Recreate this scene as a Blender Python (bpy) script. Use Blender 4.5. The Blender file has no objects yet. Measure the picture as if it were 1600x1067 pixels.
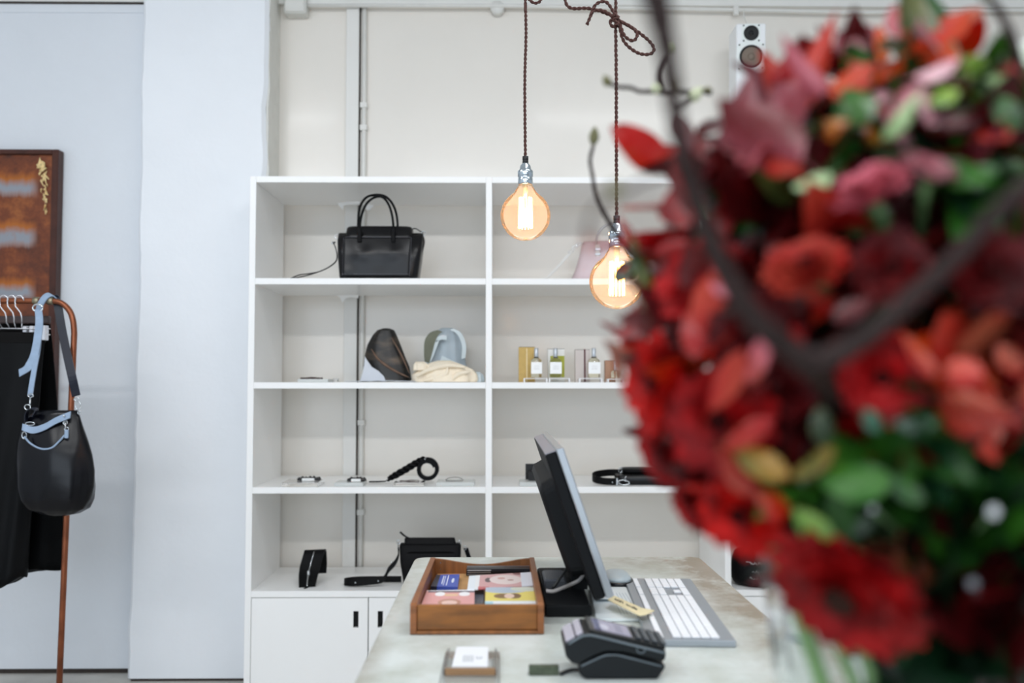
import bpy, bmesh, math, random
from mathutils import Vector, Matrix, Euler
random.seed(7)
SC = bpy.context.scene
COL = SC.collection
# ------------------------------------------------------------ camera
F = 1450.0
PITCH, YAW = math.atan(67/1450), 18/1450
CZ = 1.30
cd = bpy.data.cameras.new('camera'); cam = bpy.data.objects.new('camera', cd); COL.objects.link(cam)
cam.location = (0, 0, CZ); cam.rotation_euler = (math.pi/2 + PITCH, 0, -YAW)
cd.sensor_width = 36; cd.lens = 36*F/1600; cd.clip_start = .02
cd.dof.use_dof = True; cd.dof.focus_distance = 2.35; cd.dof.aperture_fstop = 2.75; cd.dof.aperture_blades = 8
SC.camera = cam
# ------------------------------------------------------------ world, lights, exposure
w = bpy.data.worlds.new('world'); SC.world = w; w.use_nodes = True
w.node_tree.nodes['Background'].inputs[0].default_value = (.72, .86, 1, 1)
w.node_tree.nodes['Background'].inputs[1].default_value = 1.0
def area(name, loc, target, sx, sy, power, col):
    l = bpy.data.lights.new(name, 'AREA'); l.shape = 'RECTANGLE'; l.size = sx; l.size_y = sy
    l.energy = power; l.color = col
    o = bpy.data.objects.new(name, l); COL.objects.link(o); o.location = loc
    o.rotation_euler = (Vector(target)-Vector(loc)).to_track_quat('-Z', 'Y').to_euler()
    return o
area('shop_window_daylight', (-.8, -3.85, 1.7), (-.8, 4, 1.5), 5.5, 2.4, 150, (.80, .89, 1))
for i, x in enumerate((-2.1, -.35, 1.4)):
    area('ceiling_tube_light', (x, -.75, 3.32), (x, 2.6, 1.1), 1.3, .12, 28, (.98, .99, 1))
for i, x in enumerate((-1.9, .9)):
    area('ceiling_tube_light', (x, 1.7, 3.33), (x, 1.7, 0), 1.3, .14, 26, (.97, .985, 1))
SC.view_settings.view_transform = 'Standard'; SC.view_settings.look = 'None'
SC.view_settings.exposure = -.47; SC.view_settings.gamma = 1; SC.view_settings.use_curve_mapping = False
SC.cycles.use_denoising = True; SC.cycles.max_bounces = 12; SC.cycles.diffuse_bounces = 8; SC.cycles.transparent_max_bounces = 16
SC.cycles.caustics_reflective = False; SC.cycles.sample_clamp_indirect = 6

# ------------------------------------------------------------ pixel helpers (photo is 1600x1067)
fwd = Vector((math.sin(YAW)*math.cos(PITCH), math.cos(YAW)*math.cos(PITCH), math.sin(PITCH)))
rgt = Vector((math.cos(YAW), -math.sin(YAW), 0)); upv = rgt.cross(fwd)
CAM = Vector((0, 0, CZ))
def ray(px, py): return fwd*F + rgt*(px-800) + upv*(533.5-py)
def at(px, py, Y): r = ray(px, py); return CAM + r*(Y/r.y)
def gp(px, py, z): r = ray(px, py); return CAM + r*((z-CZ)/r.z)
# ------------------------------------------------------------ materials
def lin(c): return c/12.92 if c <= .04045 else ((c+.055)/1.055)**2.4
def C(h):
    h = h.lstrip('#'); return tuple(lin(int(h[i:i+2], 16)/255) for i in (0, 2, 4)) + (1,)
MATS = {}
def mat(name, col, rough=.5, metal=0, spec=.5, var=.0, vscale=20, bump=0, bscale=80, coat=0, trans=0, ior=1.45, emit=None, estr=0, stretch=None, alpha=1):
    if name in MATS: return MATS[name]
    m = bpy.data.materials.new(name); m.use_nodes = True; MATS[name] = m
    nt = m.node_tree; N = nt.nodes; L = nt.links; b = N['Principled BSDF']
    c = C(col) if isinstance(col, str) else col
    b.inputs['Base Color'].default_value = c; b.inputs['Roughness'].default_value = rough
    b.inputs['Metallic'].default_value = metal; b.inputs['Specular IOR Level'].default_value = spec
    b.inputs['Coat Weight'].default_value = coat; b.inputs['Coat Roughness'].default_value = .12
    b.inputs['Transmission Weight'].default_value = trans; b.inputs['IOR'].default_value = ior
    b.inputs['Alpha'].default_value = alpha
    if emit: b.inputs['Emission Color'].default_value = C(emit); b.inputs['Emission Strength'].default_value = estr
    if var or bump:
        tc = N.new('ShaderNodeTexCoord'); src = tc.outputs['Object']
        if stretch:
            mp = N.new('ShaderNodeMapping'); mp.inputs['Scale'].default_value = stretch; L.new(src, mp.inputs[0]); src = mp.outputs[0]
    if var:
        n = N.new('ShaderNodeTexNoise'); n.inputs['Scale'].default_value = vscale; n.inputs['Detail'].default_value = 6; L.new(src, n.inputs['Vector'])
        r = N.new('ShaderNodeValToRGB'); r.color_ramp.elements[0].position = .3; r.color_ramp.elements[1].position = .7
        r.color_ramp.elements[0].color = tuple(max(0, x*(1-var)) for x in c[:3])+(1,); r.color_ramp.elements[1].color = tuple(min(1, x*(1+var)) for x in c[:3])+(1,)
        L.new(n.outputs['Fac'], r.inputs[0]); L.new(r.outputs[0], b.inputs['Base Color'])
    if bump:
        n = N.new('ShaderNodeTexNoise'); n.inputs['Scale'].default_value = bscale; n.inputs['Detail'].default_value = 8; L.new(src, n.inputs['Vector'])
        bp = N.new('ShaderNodeBump'); bp.inputs['Strength'].default_value = bump; bp.inputs['Distance'].default_value = .004
        L.new(n.outputs['Fac'], bp.inputs['Height']); L.new(bp.outputs[0], b.inputs['Normal'])
    return m
def print_mat(name, base, shapes, rough=.35):
    """flat print on a card: shapes = (kind, cx, cy, rx, ry, colour) in the card's own 0..1 box"""
    if name in MATS: return MATS[name]
    m = bpy.data.materials.new(name); m.use_nodes = True; MATS[name] = m
    nt = m.node_tree; N = nt.nodes; L = nt.links; b = N['Principled BSDF']; b.inputs['Roughness'].default_value = rough
    tc = N.new('ShaderNodeTexCoord'); prev = None
    for k, cx, cy, rx, ry, col in shapes:
        s = N.new('ShaderNodeVectorMath'); s.operation = 'SUBTRACT'; L.new(tc.outputs['Generated'], s.inputs[0]); s.inputs[1].default_value = (cx, cy, 0)
        d = N.new('ShaderNodeVectorMath'); d.operation = 'MULTIPLY'; L.new(s.outputs[0], d.inputs[0]); d.inputs[1].default_value = (1/rx, 1/ry, 0)
        if k == 'e':
            ln = N.new('ShaderNodeVectorMath'); ln.operation = 'LENGTH'; L.new(d.outputs[0], ln.inputs[0]); v = ln.outputs['Value']
        else:
            ab = N.new('ShaderNodeVectorMath'); ab.operation = 'ABSOLUTE'; L.new(d.outputs[0], ab.inputs[0])
            sp = N.new('ShaderNodeSeparateXYZ'); L.new(ab.outputs[0], sp.inputs[0])
            mx = N.new('ShaderNodeMath'); mx.operation = 'MAXIMUM'; L.new(sp.outputs[0], mx.inputs[0]); L.new(sp.outputs[1], mx.inputs[1]); v = mx.outputs[0]
        lt = N.new('ShaderNodeMath'); lt.operation = 'LESS_THAN'; L.new(v, lt.inputs[0]); lt.inputs[1].default_value = 1
        mx = N.new('ShaderNodeMix'); mx.data_type = 'RGBA'; L.new(lt.outputs[0], mx.inputs['Factor'])
        if prev: L.new(prev, mx.inputs['A'])
        else: mx.inputs['A'].default_value = C(base)
        mx.inputs['B'].default_value = C(col); prev = mx.outputs['Result']
    if prev: L.new(prev, b.inputs['Base Color'])
    else: b.inputs['Base Color'].default_value = C(base)
    return m
# ------------------------------------------------------------ mesh builder (world coordinates)
class MB:
    def __init__(s): s.v = []; s.f = []; s.s = []
    def add(s, vs, fs, smooth=False):
        o = len(s.v); s.v += [Vector(p) for p in vs]; s.f += [tuple(i+o for i in f) for f in fs]; s.s += [smooth]*len(fs); return s
    def box(s, lo, hi, M=None):
        x0, y0, z0 = lo; x1, y1, z1 = hi
        vs = [Vector(p) for p in ((x0,y0,z0),(x1,y0,z0),(x1,y1,z0),(x0,y1,z0),(x0,y0,z1),(x1,y0,z1),(x1,y1,z1),(x0,y1,z1))]
        if M is not None: vs = [M @ p for p in vs]
        return s.add(vs, [(0,3,2,1),(4,5,6,7),(0,1,5,4),(1,2,6,5),(2,3,7,6),(3,0,4,7)])
    def cbox(s, lo, hi, c=.002, M=None):
        """box with chamfered edges, octagonal in z plus chamfered top and bottom"""
        x0, y0, z0 = lo; x1, y1, z1 = hi; c = min(c, (x1-x0)/3, (y1-y0)/3, (z1-z0)/3)
        def ring(z, i):
            a0, b0, a1, b1 = x0+i, y0+i, x1-i, y1-i
            return [(a0+c,b0,z),(a1-c,b0,z),(a1,b0+c,z),(a1,b1-c,z),(a1-c,b1,z),(a0+c,b1,z),(a0,b1-c,z),(a0,b0+c,z)]
        rs = [ring(z0, c), ring(z0+c, 0), ring(z1-c, 0), ring(z1, c)]
        rs = [[Vector(p) for p in r] for r in rs]
        if M is not None: rs = [[M @ p for p in r] for r in rs]
        return s.loft(rs, smooth=False)
    def loft(s, rings, smooth=True, cap0=True, cap1=True, closed=True):
        n = len(rings[0]); vs = [p for r in rings for p in r]; fs = []
        for i in range(len(rings)-1):
            for j in range(n if closed else n-1):
                k = (j+1) % n; fs.append((i*n+j, i*n+k, (i+1)*n+k, (i+1)*n+j))
        s.add(vs, fs, smooth)
        o = len(s.v)-len(vs)
        if closed and cap0: s.f.append(tuple(o+j for j in reversed(range(n)))); s.s.append(False)
        if closed and cap1: s.f.append(tuple(o+(len(rings)-1)*n+j for j in range(n))); s.s.append(False)
        return s
    def tube(s, path, r, n=8, smooth=True, cap=True):
        path = [Vector(p) for p in path]; m = len(path)
        R = r if isinstance(r, (list, tuple)) else [r]*m
        rings = []; T = (path[1]-path[0]).normalized()
        u = T.orthogonal().normalized()
        for i, p in enumerate(path):
            t = (path[min(i+1, m-1)]-path[max(i-1, 0)])
            t = t.normalized() if t.length > 1e-9 else T
            u = (u - t*u.dot(t)); u = u.normalized() if u.length > 1e-6 else t.orthogonal().normalized()
            v = t.cross(u); T = t
            rings.append([p + (u*math.cos(a)+v*math.sin(a))*R[i] for a in (2*math.pi*k/n for k in range(n))])
        return s.loft(rings, smooth, cap, cap)
    def band(s, path, wv, th):
        """strap: flat strip along path, wv = half width vector (or a list of them)"""
        path = [Vector(p) for p in path]; m = len(path); rings = []
        for i, p in enumerate(path):
            t = (path[min(i+1, m-1)]-path[max(i-1, 0)]).normalized(); w_ = Vector(wv[i]) if isinstance(wv, list) else Vector(wv)
            n = t.cross(w_); n = n.normalized()*th/2 if n.length > 1e-9 else Vector((0, 0, th/2))
            rings.append([p-w_-n, p+w_-n, p+w_+n, p-w_+n])
        return s.loft(rings, smooth=False)
    def lathe(s, c, prof, n=20, axis=None, smooth=True):
        """prof = (r, h) along axis from point c"""
        c = Vector(c); a = Vector(axis).normalized() if axis is not None else Vector((0, 0, 1))
        u = a.orthogonal().normalized() if axis is not None else Vector((1, 0, 0)); v = a.cross(u)
        rings = [[c+a*h+(u*math.cos(t)+v*math.sin(t))*max(r, 1e-5) for t in (2*math.pi*k/n for k in range(n))] for r, h in prof]
        return s.loft(rings, smooth)
    def prism(s, pts, d):
        """polygon pts extruded by vector d"""
        pts = [Vector(p) for p in pts]; d = Vector(d); n = len(pts)
        return s.add(pts+[p+d for p in pts], [tuple(range(n)), tuple(reversed(range(n, 2*n)))]+[(i, i+n, (i+1) % n+n, (i+1) % n) for i in range(n)])
    def grid(s, fn, nu, nv, smooth=True):
        vs = [fn(i/nu, j/nv) for i in range(nu+1) for j in range(nv+1)]
        fs = [(i*(nv+1)+j, (i+1)*(nv+1)+j, (i+1)*(nv+1)+j+1, i*(nv+1)+j+1) for i in range(nu) for j in range(nv)]
        return s.add(vs, fs, smooth)
    def solid_grid(s, fn, nu, nv, th):
        """cloth-like sheet with thickness th (vector)"""
        th = Vector(th); a = [[Vector(fn(i/nu, j/nv)) for j in range(nv+1)] for i in range(nu+1)]
        rings = [r + [p+th for p in reversed(r)] for r in a]
        return s.loft(rings, smooth=True)
def sell(cx, cy, z, a, b, n=28, e=2.0, fn=None):
    out = []
    for k in range(n):
        t = 2*math.pi*k/n; c_, s_ = math.cos(t), math.sin(t)
        q = 1 if fn is None else fn(t)
        out.append(Vector((cx+a*q*math.copysign(abs(c_)**(2/e), c_), cy+b*q*math.copysign(abs(s_)**(2/e), s_), z)))
    return out
def cr(pts, n=6):
    pts = [Vector(p) for p in pts]; P = [pts[0]*2-pts[1]]+pts+[pts[-1]*2-pts[-2]]; out = []
    for i in range(1, len(P)-2):
        a, b, c, d = P[i-1:i+3]
        for k in range(n):
            t = k/n; out.append(.5*((2*b)+(c-a)*t+(2*a-5*b+4*c-d)*t*t+(3*b-a-3*c+d)*t**3))
    out.append(pts[-1]); return out
def pxpath(pts, Y, n=6):
    return cr([at(p[0], p[1], p[2] if len(p) > 2 else Y) for p in pts], n)
WL = {}
def wl(o): return WL.get(o, Vector((0, 0, 0)))
SPLIT = {'handle_tab', 'pipe_clip', 'shoulder_strap', 'coil', 'ring', 'screw', 'stud', 'clasp', 'nail', 'pipe_fitting', 'hardware', 'wire_bar', 'clip', 'front_lip', 'hem', 'stitching', 'filament', 'strap_link', 'buckle', 'rivet'}
def pieces(mb):
    par = list(range(len(mb.v)))
    def find(i):
        while par[i] != i: par[i] = par[par[i]]; i = par[i]
        return i
    for f in mb.f:
        a = find(f[0])
        for k in f[1:]: par[find(k)] = a
    g = {}
    for f, s in zip(mb.f, mb.s): g.setdefault(find(f[0]), []).append((f, s))
    out = []
    for fs in g.values():
        n = MB(); mp = {}
        for f, s in fs:
            for i in f:
                if i not in mp: mp[i] = len(n.v); n.v.append(mb.v[i])
            n.f.append(tuple(mp[i] for i in f)); n.s.append(s)
        out.append(n)
    return out
def obj(name, mb, m, parent=None, bevel=0, auto=True):
    if parent and name in SPLIT:
        ps = pieces(mb)
        if len(ps) > 1: return [obj1(name, p, m, parent, bevel) for p in ps][0]
    return obj1(name, mb, m, parent, bevel)
def obj1(name, mb, m, parent=None, bevel=0):
    vs = mb.v
    lo = Vector([min(p[i] for p in vs) for i in range(3)]); hi = Vector([max(p[i] for p in vs) for i in range(3)])
    org = Vector(((lo.x+hi.x)/2, (lo.y+hi.y)/2, lo.z))
    me = bpy.data.meshes.new(name); me.from_pydata([p-org for p in vs], [], mb.f); me.update()
    me.polygons.foreach_set('use_smooth', mb.s)
    bm = bmesh.new(); bm.from_mesh(me); bmesh.ops.recalc_face_normals(bm, faces=bm.faces); bm.to_mesh(me); bm.free()
    me.materials.append(m)
    o = bpy.data.objects.new(name, me); COL.objects.link(o); WL[o] = org
    if parent: o.parent = parent; o.location = org - wl(parent)
    else: o.location = org
    if bevel:
        b = o.modifiers.new('bevel', 'BEVEL'); b.width = bevel; b.segments = 2; b.limit_method = 'ANGLE'; b.angle_limit = .6
    return o
def tag(o, label, cat, group=None):
    o['label'] = label; o['category'] = cat
    if group: o['group'] = group
    return o
def thing(name, loc, label, cat, group=None):
    o = bpy.data.objects.new(name, None); COL.objects.link(o); o.location = loc; WL[o] = Vector(loc); o.empty_display_size = .05
    return tag(o, label, cat, group)
def struct(name, mb, m, parent=None):
    o = obj(name, mb, m, parent)
    if not parent: o['kind'] = 'structure'
    return o
def plabel(o, l): o['label'] = l; return o
def copytree(o, delta, parent=None):
    c = o.copy(); COL.objects.link(c); WL[c] = wl(o)+delta
    if parent: c.parent = parent
    else: c.location = o.location+delta
    for ch in list(o.children): copytree(ch, delta, c)
    return c
# ============================================================ SETTING
M_wall = mat('wall_paint', '#dfe3e8', .42, var=.02, vscale=3, bump=.35, bscale=26)
M_wallp = mat('pillar_paint', '#eceff3', .42, var=.02, vscale=3, bump=.45, bscale=22)
M_wallb = mat('recess_wall_paint', '#e6e1d9', .28, var=.02, vscale=2.5, bump=.12, bscale=14, coat=.25)
M_plast = mat('rough_plaster', '#d9d8d2', .8, var=.05, vscale=12, bump=.8, bscale=40)
M_ceil = mat('ceiling_paint', '#e4e6e8', .7, var=.02)
M_trim = mat('trim_paint', '#e2e1dd', .4, var=.02, vscale=4, bump=.2, bscale=30)
M_gap = mat('dark_gap', '#3a332e', .9, var=.3)
def floor_mat():
    m = mat('floor_concrete', '#bdbab3', .55, var=.18, vscale=3.5, bump=.3, bscale=40); return m
XL, XR, YB, YF, ZC = -3.6, 4.2, 4.36, -4.0, 3.4
PY, LY = 4.15, 4.265
xpl = at(218, 500, PY).x; xpr = at(416.5, 275, PY).x
struct('floor', MB().box((XL-.2, YF-.2, -.12), (XR+.2, YB+.2, 0)), floor_mat())
struct('ceiling', MB().box((XL-.2, YF-.2, ZC), (XR+.2, YB+.2, ZC+.12)), M_ceil)
struct('wall_side_left', MB().box((XL-.2, YF, 0), (XL, YB, ZC)), M_wall)
struct('wall_side_right', MB().box((XR, YF, 0), (XR+.2, YB, ZC)), M_wall)
struct('wall_back', MB().box((xpl, YB, 0), (XR, YB+.2, ZC)), M_wallb)
# left stretch of wall: starts a hand above the slab, over a dirty dark joint
zb = .022
struct('wall_left', MB().box((XL, LY, zb), (xpl+.002, LY+.3, ZC)), M_wall)
struct('baseboard_left', MB().box((XL, LY+.006, 0), (xpl+.002, LY+.2, zb)), M_gap)
# pillar with wavy hand-plastered corners
def pillar():
    mb = MB(); n = 60; rl = []; rr = []
    rnd = random.Random(3); jl = 0; jr = 0
    for i in range(n+1):
        z = .012+ (ZC-.012)*i/n
        jl = jl*.8+rnd.uniform(-.004, .004); jr = jr*.75+rnd.uniform(-.006, .006)
        rl.append(Vector((xpl-.012+jl-.012*(1-z/ZC), PY, z))); rr.append(Vector((xpr-.004+min(jr, .003), PY, z)))
    def ring(i):
        a, b = rl[i], rr[i]; z = a.z
        return [Vector((a.x, PY+.012, z)), Vector((a.x+.012, PY, z)), Vector((b.x-.016, PY, z)), Vector((b.x, PY+.018, z)), Vector((b.x-.002, YB+.02, z)), Vector((a.x, YB+.02, z))]
    mb.loft([ring(i) for i in range(n+1)], smooth=False); return mb
pil = struct('wall_pillar', pillar(), M_wallp)
struct('rough_edge', MB().loft([[Vector((xpr+.001+.004*math.sin(z*9)*math.sin(z*23), PY+.02, z)), Vector((xpr+.004, YB, z)), Vector((xpr-.01, YB, z)), Vector((xpr-.01, PY+.02, z))] for z in [2.0+1.38*i/30 for i in range(31)]], smooth=False), M_plast, pil)
struct('baseboard_pillar', MB().box((xpl-.01, PY+.004, 0), (xpr-.01, PY+.2, .012)), M_gap)
# front wall behind the camera with the wide shop window opening
struct('wall_front', MB().box((XL, YF-.2, 0), (XR, YF, .45)).box((XL, YF-.2, 2.95), (XR, YF, ZC)).box((XL, YF-.2, .45), (XL+.5, YF, 2.95)).box((XR-1.3, YF-.2, .45), (XR, YF, 2.95)), M_wall)
wf = MB()
for x in (XL+.5, -1.6, .6, XR-1.36): wf.box((x, YF-.1, .45), (x+.06, YF-.04, 2.95))
wf.box((XL+.5, YF-.1, .45), (XR-1.3, YF-.04, .51)).box((XL+.5, YF-.1, 2.89), (XR-1.3, YF-.04, 2.95))
struct('window_1', wf, mat('window_metal', '#3c3f42', .4, 1))
# beam and cornice right at the top of the picture
zb1 = at(600, 7, YB-.03).z
struct('trim_1', MB().box((xpr, YB-.035, zb1), (XR, YB, ZC)), M_trim)
zb2 = at(100, 4.5, LY-.03).z
struct('trim_2', MB().box((XL, LY-.02, zb2+.012), (xpl-.02, LY+.02, ZC)), M_trim)
struct('trim_3', MB().box((XL, LY-.012, zb2+.004), (xpl-.02, LY+.02, zb2+.012)), M_gap)
struct('trim_4', MB().box((XL, LY-.006, zb2-.035), (xpl-.02, LY+.02, zb2+.004)), M_wall)
# vertical timber board with a slim conduit, visible above and through the open shelves
bx0, bx1 = at(540, 200, YB-.02).x, at(560, 200, YB-.02).x
struct('trim_5', MB().cbox((bx0, YB-.024, .02), (bx1, YB, at(550, 9, YB).z), .002), M_trim)
struct('trim_6', MB().cbox((bx0, YB-.07, at(550, 4, YB).z), (bx1, YB, ZC), .002), M_trim)
struct('trim_7', MB().box((bx1, YB-.006, .02), (bx1+.006, YB, ZC)), M_gap)
M_pipe = mat('painted_pipe', '#dcdbd6', .35, var=.03)
px_ = at(568, 200, YB-.02).x
pipe = tag(obj('conduit_pipe', MB().tube([(px_, YB-.016, .02), (px_, YB-.016, 1.2), (px_+.002, YB-.016, 2.4), (px_, YB-.016, 3.38)], .011, 10), M_pipe), 'thin white vertical conduit pipe running down the wall beside the flat board', 'pipe')
cl = MB()
for yy in (165, 200, 420, 660, 800): p = at(568, yy, YB-.016); cl.box((px_-.016, YB-.031, p.z-.012), (px_+.016, YB-.002, p.z+.012))
obj('pipe_clip', cl, M_pipe, pipe)
hz = at(800, 14, YB-.02).z
hp = tag(obj('conduit_pipe', MB().tube([(at(470, 14, YB).x, YB-.046, hz), (at(800, 14, YB).x, YB-.046, hz+.004), (at(1200, 14, YB).x, YB-.046, hz-.012), (at(1330, 14, YB).x, YB-.046, hz-.02), (at(1590, 14, YB).x, YB-.046, hz-.004), (XR-.01, YB-.046, hz)], .0085, 10), M_pipe), 'white horizontal conduit pipe running along the top of the back wall', 'pipe')
p = at(777, 10, YB-.05)
jb = tag(obj('junction_box', MB().lathe((p.x, YB-.001, p.z), [(.033, 0), (.033, .04), (.03, .046), (0, .047)], 24, (0, -1, 0)), M_pipe), 'round white junction box in the conduit high on the wall', 'electrical box')
sc_ = at(1150, 14, YB-.05)
tag(obj('pipe_saddle', MB().cbox((sc_.x-.012, YB-.06, sc_.z-.03), (sc_.x+.012, YB-.036, sc_.z+.018), .003), M_pipe), 'small white saddle clip holding the horizontal conduit above the speaker', 'clip')
p0 = at(444, 22, YB-.06); p1 = at(479, 4, YB-.06)
eb = tag(obj('junction_box', MB().cbox((p0.x, YB-.075, p0.z), (p1.x, YB, p1.z+.03), .006), mat('box_plastic', '#d6d6d1', .5, var=.03)), 'square white electrical box in the top corner beside the pillar', 'electrical box')
obj('box_lid', MB().cbox((p0.x+.008, YB-.082, p0.z+.006), (p1.x-.008, YB-.074, p1.z+.024), .002), M_pipe, eb)
# ============================================================ SHELVING
M_lam = mat('white_laminate', '#f5f5f4', .32, var=.01, vscale=2)
M_black = mat('black_void', '#0c0c0e', .8)
SY0, SY1 = 3.83, 4.325
T = .0255
XP = [at(396.4, 600, SY0).x, at(768.5, 600, SY0).x, at(1139.3, 600, SY0).x]
XP.append(XP[2]+(XP[2]-XP[1]))
zt = lambda y: at(780, y, SY0).z
ZTOP = zt(276.3)
ZS = [zt(435), zt(597.3), zt(760.8), zt(922.5)]          # top faces of the boards
ZDT = zt(933)
shelf = thing('shelving_unit', (XP[1], (SY0+SY1)/2, 0), 'tall white open shelving unit with cabinet doors along the back wall', 'shelf')
for x in XP: obj('side_panel', MB().cbox((x-T, SY0, 0), (x, SY1, ZTOP), .0008), M_lam, shelf)
for i in range(3):
    a, b = XP[i]+.0003, XP[i+1]-T-.0003
    obj('top_board', MB().cbox((a, SY0, ZTOP-T), (b, SY1, ZTOP), .0008), M_lam, shelf)
    for k, z in enumerate(ZS):
        obj('shelf_board', MB().cbox((a, SY0+(.0 if k < 3 else 0), z-T), (b, SY1, z), .0008), M_lam, shelf)
    obj('plinth', MB().box((a, SY0+.04, .001), (b, SY0+.058, .08)), M_lam, shelf)
    obj('cabinet_back', MB().box((a, SY1-.01, .08), (b, SY1, ZS[3]-T)), M_black, shelf)
    mid = (a+b)/2; g = .0022
    for s in (0, 1):
        x0 = (a if s == 0 else mid)+g; x1 = (mid if s == 0 else b)-g; z0, z1 = .083, ZS[3]-T-.003
        hx = mid-.056 if s == 0 else mid+.043
        zc = zt(967); hh = .033; hw = .0105
        hx0, hx1, hz0, hz1 = hx-hw+.006, hx+hw+.006, zc-hh, zc+hh
        d = MB(); yy0, yy1 = SY0+.0005, SY0+.0185
        d.box((x0, yy0, z0), (hx0, yy1, z1)).box((hx1, yy0, z0), (x1, yy1, z1)).box((hx0, yy0, z0), (hx1, yy1, hz0)).box((hx0, yy0, hz1), (hx1, yy1, z1))
        dr = obj('door', d, M_lam, shelf)
        obj('handle', MB().box((hx0-.001, yy1-.004, hz0-.001), (hx1+.001, yy1+.012, hz1+.001)).box((hx0, yy0+.001, hz0), (hx0+.0015, yy1, hz1)).box((hx1-.0015, yy0+.001, hz0), (hx1, yy1, hz1)), M_black, dr)
def onshelf(k): return ZS[k]
# torn paper left on the wall, seen through the shelves
M_paper = mat('torn_paper', '#f2f2f0', .7)
def flap(name, pts, Y, label):
    mb = MB(); mb.prism([at(x, y, Y) for x, y in pts], (0, .002, 0)); return tag(obj(name, mb, M_paper), label, 'paper scrap', 'torn paper scraps on the wall behind the shelves')
flap('paper_scrap', [(527, 317), (545, 315), (562, 314), (562, 319), (545, 320), (537, 321), (536, 328), (530, 322)], 4.2, 'torn white paper flap behind the handbag, left of its handles')
flap('paper_scrap', [(568, 317), (584, 321), (578, 328), (574, 329), (570, 324)], 4.2, 'torn white paper flap seen through the handles of the handbag')
flap('paper_scrap', [(525, 461), (560, 461), (560, 466), (548, 464), (540, 466), (535, 473), (531, 465)], 4.2, 'torn white paper flap below the top shelf, above the brown scarf')
# ============================================================ COUNTER
def concrete():
    m = bpy.data.materials.new('counter_concrete'); m.use_nodes = True; nt = m.node_tree; N = nt.nodes; L = nt.links; b = N['Principled BSDF']
    tc = N.new('ShaderNodeTexCoord')
    n1 = N.new('ShaderNodeTexNoise'); n1.inputs['Scale'].default_value = 9; n1.inputs['Detail'].default_value = 9; n1.inputs['Roughness'].default_value = .65; L.new(tc.outputs['Object'], n1.inputs[0])
    r1 = N.new('ShaderNodeValToRGB'); e = r1.color_ramp.elements; e[0].position = .32; e[0].color = C('#b8bdb3'); e[1].position = .62; e[1].color = C('#d8dedb'); L.new(n1.outputs[0], r1.inputs[0])
    # brown stain: worn rim at both long edges and blotches near the back right corner
    sp = N.new('ShaderNodeSeparateXYZ'); L.new(tc.outputs['Generated'], sp.inputs[0])
    n2 = N.new('ShaderNodeTexNoise'); n2.inputs['Scale'].default_value = 6; n2.inputs['Detail'].default_value = 10; n2.inputs['Roughness'].default_value = .7; L.new(tc.outputs['Object'], n2.inputs[0])
    def mth(op, a, b_):
        q = N.new('ShaderNodeMath'); q.operation = op
        for i, v in enumerate((a, b_)):
            if isinstance(v, (int, float)): q.inputs[i].default_value = v
            else: L.new(v, q.inputs[i])
        return q.outputs[0]
    X, Y = sp.outputs[0], sp.outputs[1]
    er = mth('MULTIPLY', mth('MAXIMUM', mth('SUBTRACT', X, .80), 0), 6.5)
    el = mth('MULTIPLY', mth('MAXIMUM', mth('SUBTRACT', .06, X), 0), 10)
    bk = mth('MULTIPLY', mth('MULTIPLY', mth('MAXIMUM', mth('SUBTRACT', Y, .82), 0), 13.0), mth('MAXIMUM', mth('SUBTRACT', X, .48), 0))
    s = mth('ADD', mth('ADD', er, el), bk)
    s = mth('MULTIPLY', s, mth('MAXIMUM', mth('MULTIPLY', mth('SUBTRACT', n2.outputs[0], .33), 3.2), 0))
    s = mth('MINIMUM', s, .78)
    mx = N.new('ShaderNodeMix'); mx.data_type = 'RGBA'; L.new(s, mx.inputs['Factor']); L.new(r1.outputs[0], mx.inputs['A']); mx.inputs['B'].default_value = C('#7c6344')
    L.new(mx.outputs['Result'], b.inputs['Base Color']); b.inputs['Roughness'].default_value = .38
    bp = N.new('ShaderNodeBump'); bp.inputs['Strength'].default_value = .15; bp.inputs['Distance'].default_value = .003; L.new(n1.outputs[0], bp.inputs['Height']); L.new(bp.outputs[0], b.inputs['Normal'])
    return m
CT = .90
cx0, cx1, cy0, cy1 = -.197, .462, .18, 2.175
ctr = thing('counter', ((cx0+cx1)/2, (cy0+cy1)/2, 0), 'sales counter topped with a worn pale concrete slab with brown stained edges', 'counter')
def rrect(x0, y0, x1, y1, r, z, n=6):
    out = []
    for cx, cy, a0 in ((x1-r, y0+r, -90), (x1-r, y1-r, 0), (x0+r, y1-r, 90), (x0+r, y0+r, 180)):
        for k in range(n+1):
            a = math.radians(a0+90*k/n); out.append(Vector((cx+r*math.cos(a), cy+r*math.sin(a), z)))
    return out
obj('counter_top', MB().loft([rrect(cx0+.002, cy0+.002, cx1-.002, cy1-.002, .028, CT-.04), rrect(cx0, cy0, cx1, cy1, .03, CT-.037), rrect(cx0, cy0, cx1, cy1, .03, CT-.003), rrect(cx0+.003, cy0+.003, cx1-.003, cy1-.003, .027, CT)], smooth=False), concrete(), ctr)
obj('counter_body', MB().cbox((cx0+.03, cy0+.03, 0), (cx1-.03, cy1-.03, CT-.04), .003), mat('counter_body_paint', '#c4c4bc', .6, var=.05), ctr)
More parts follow.
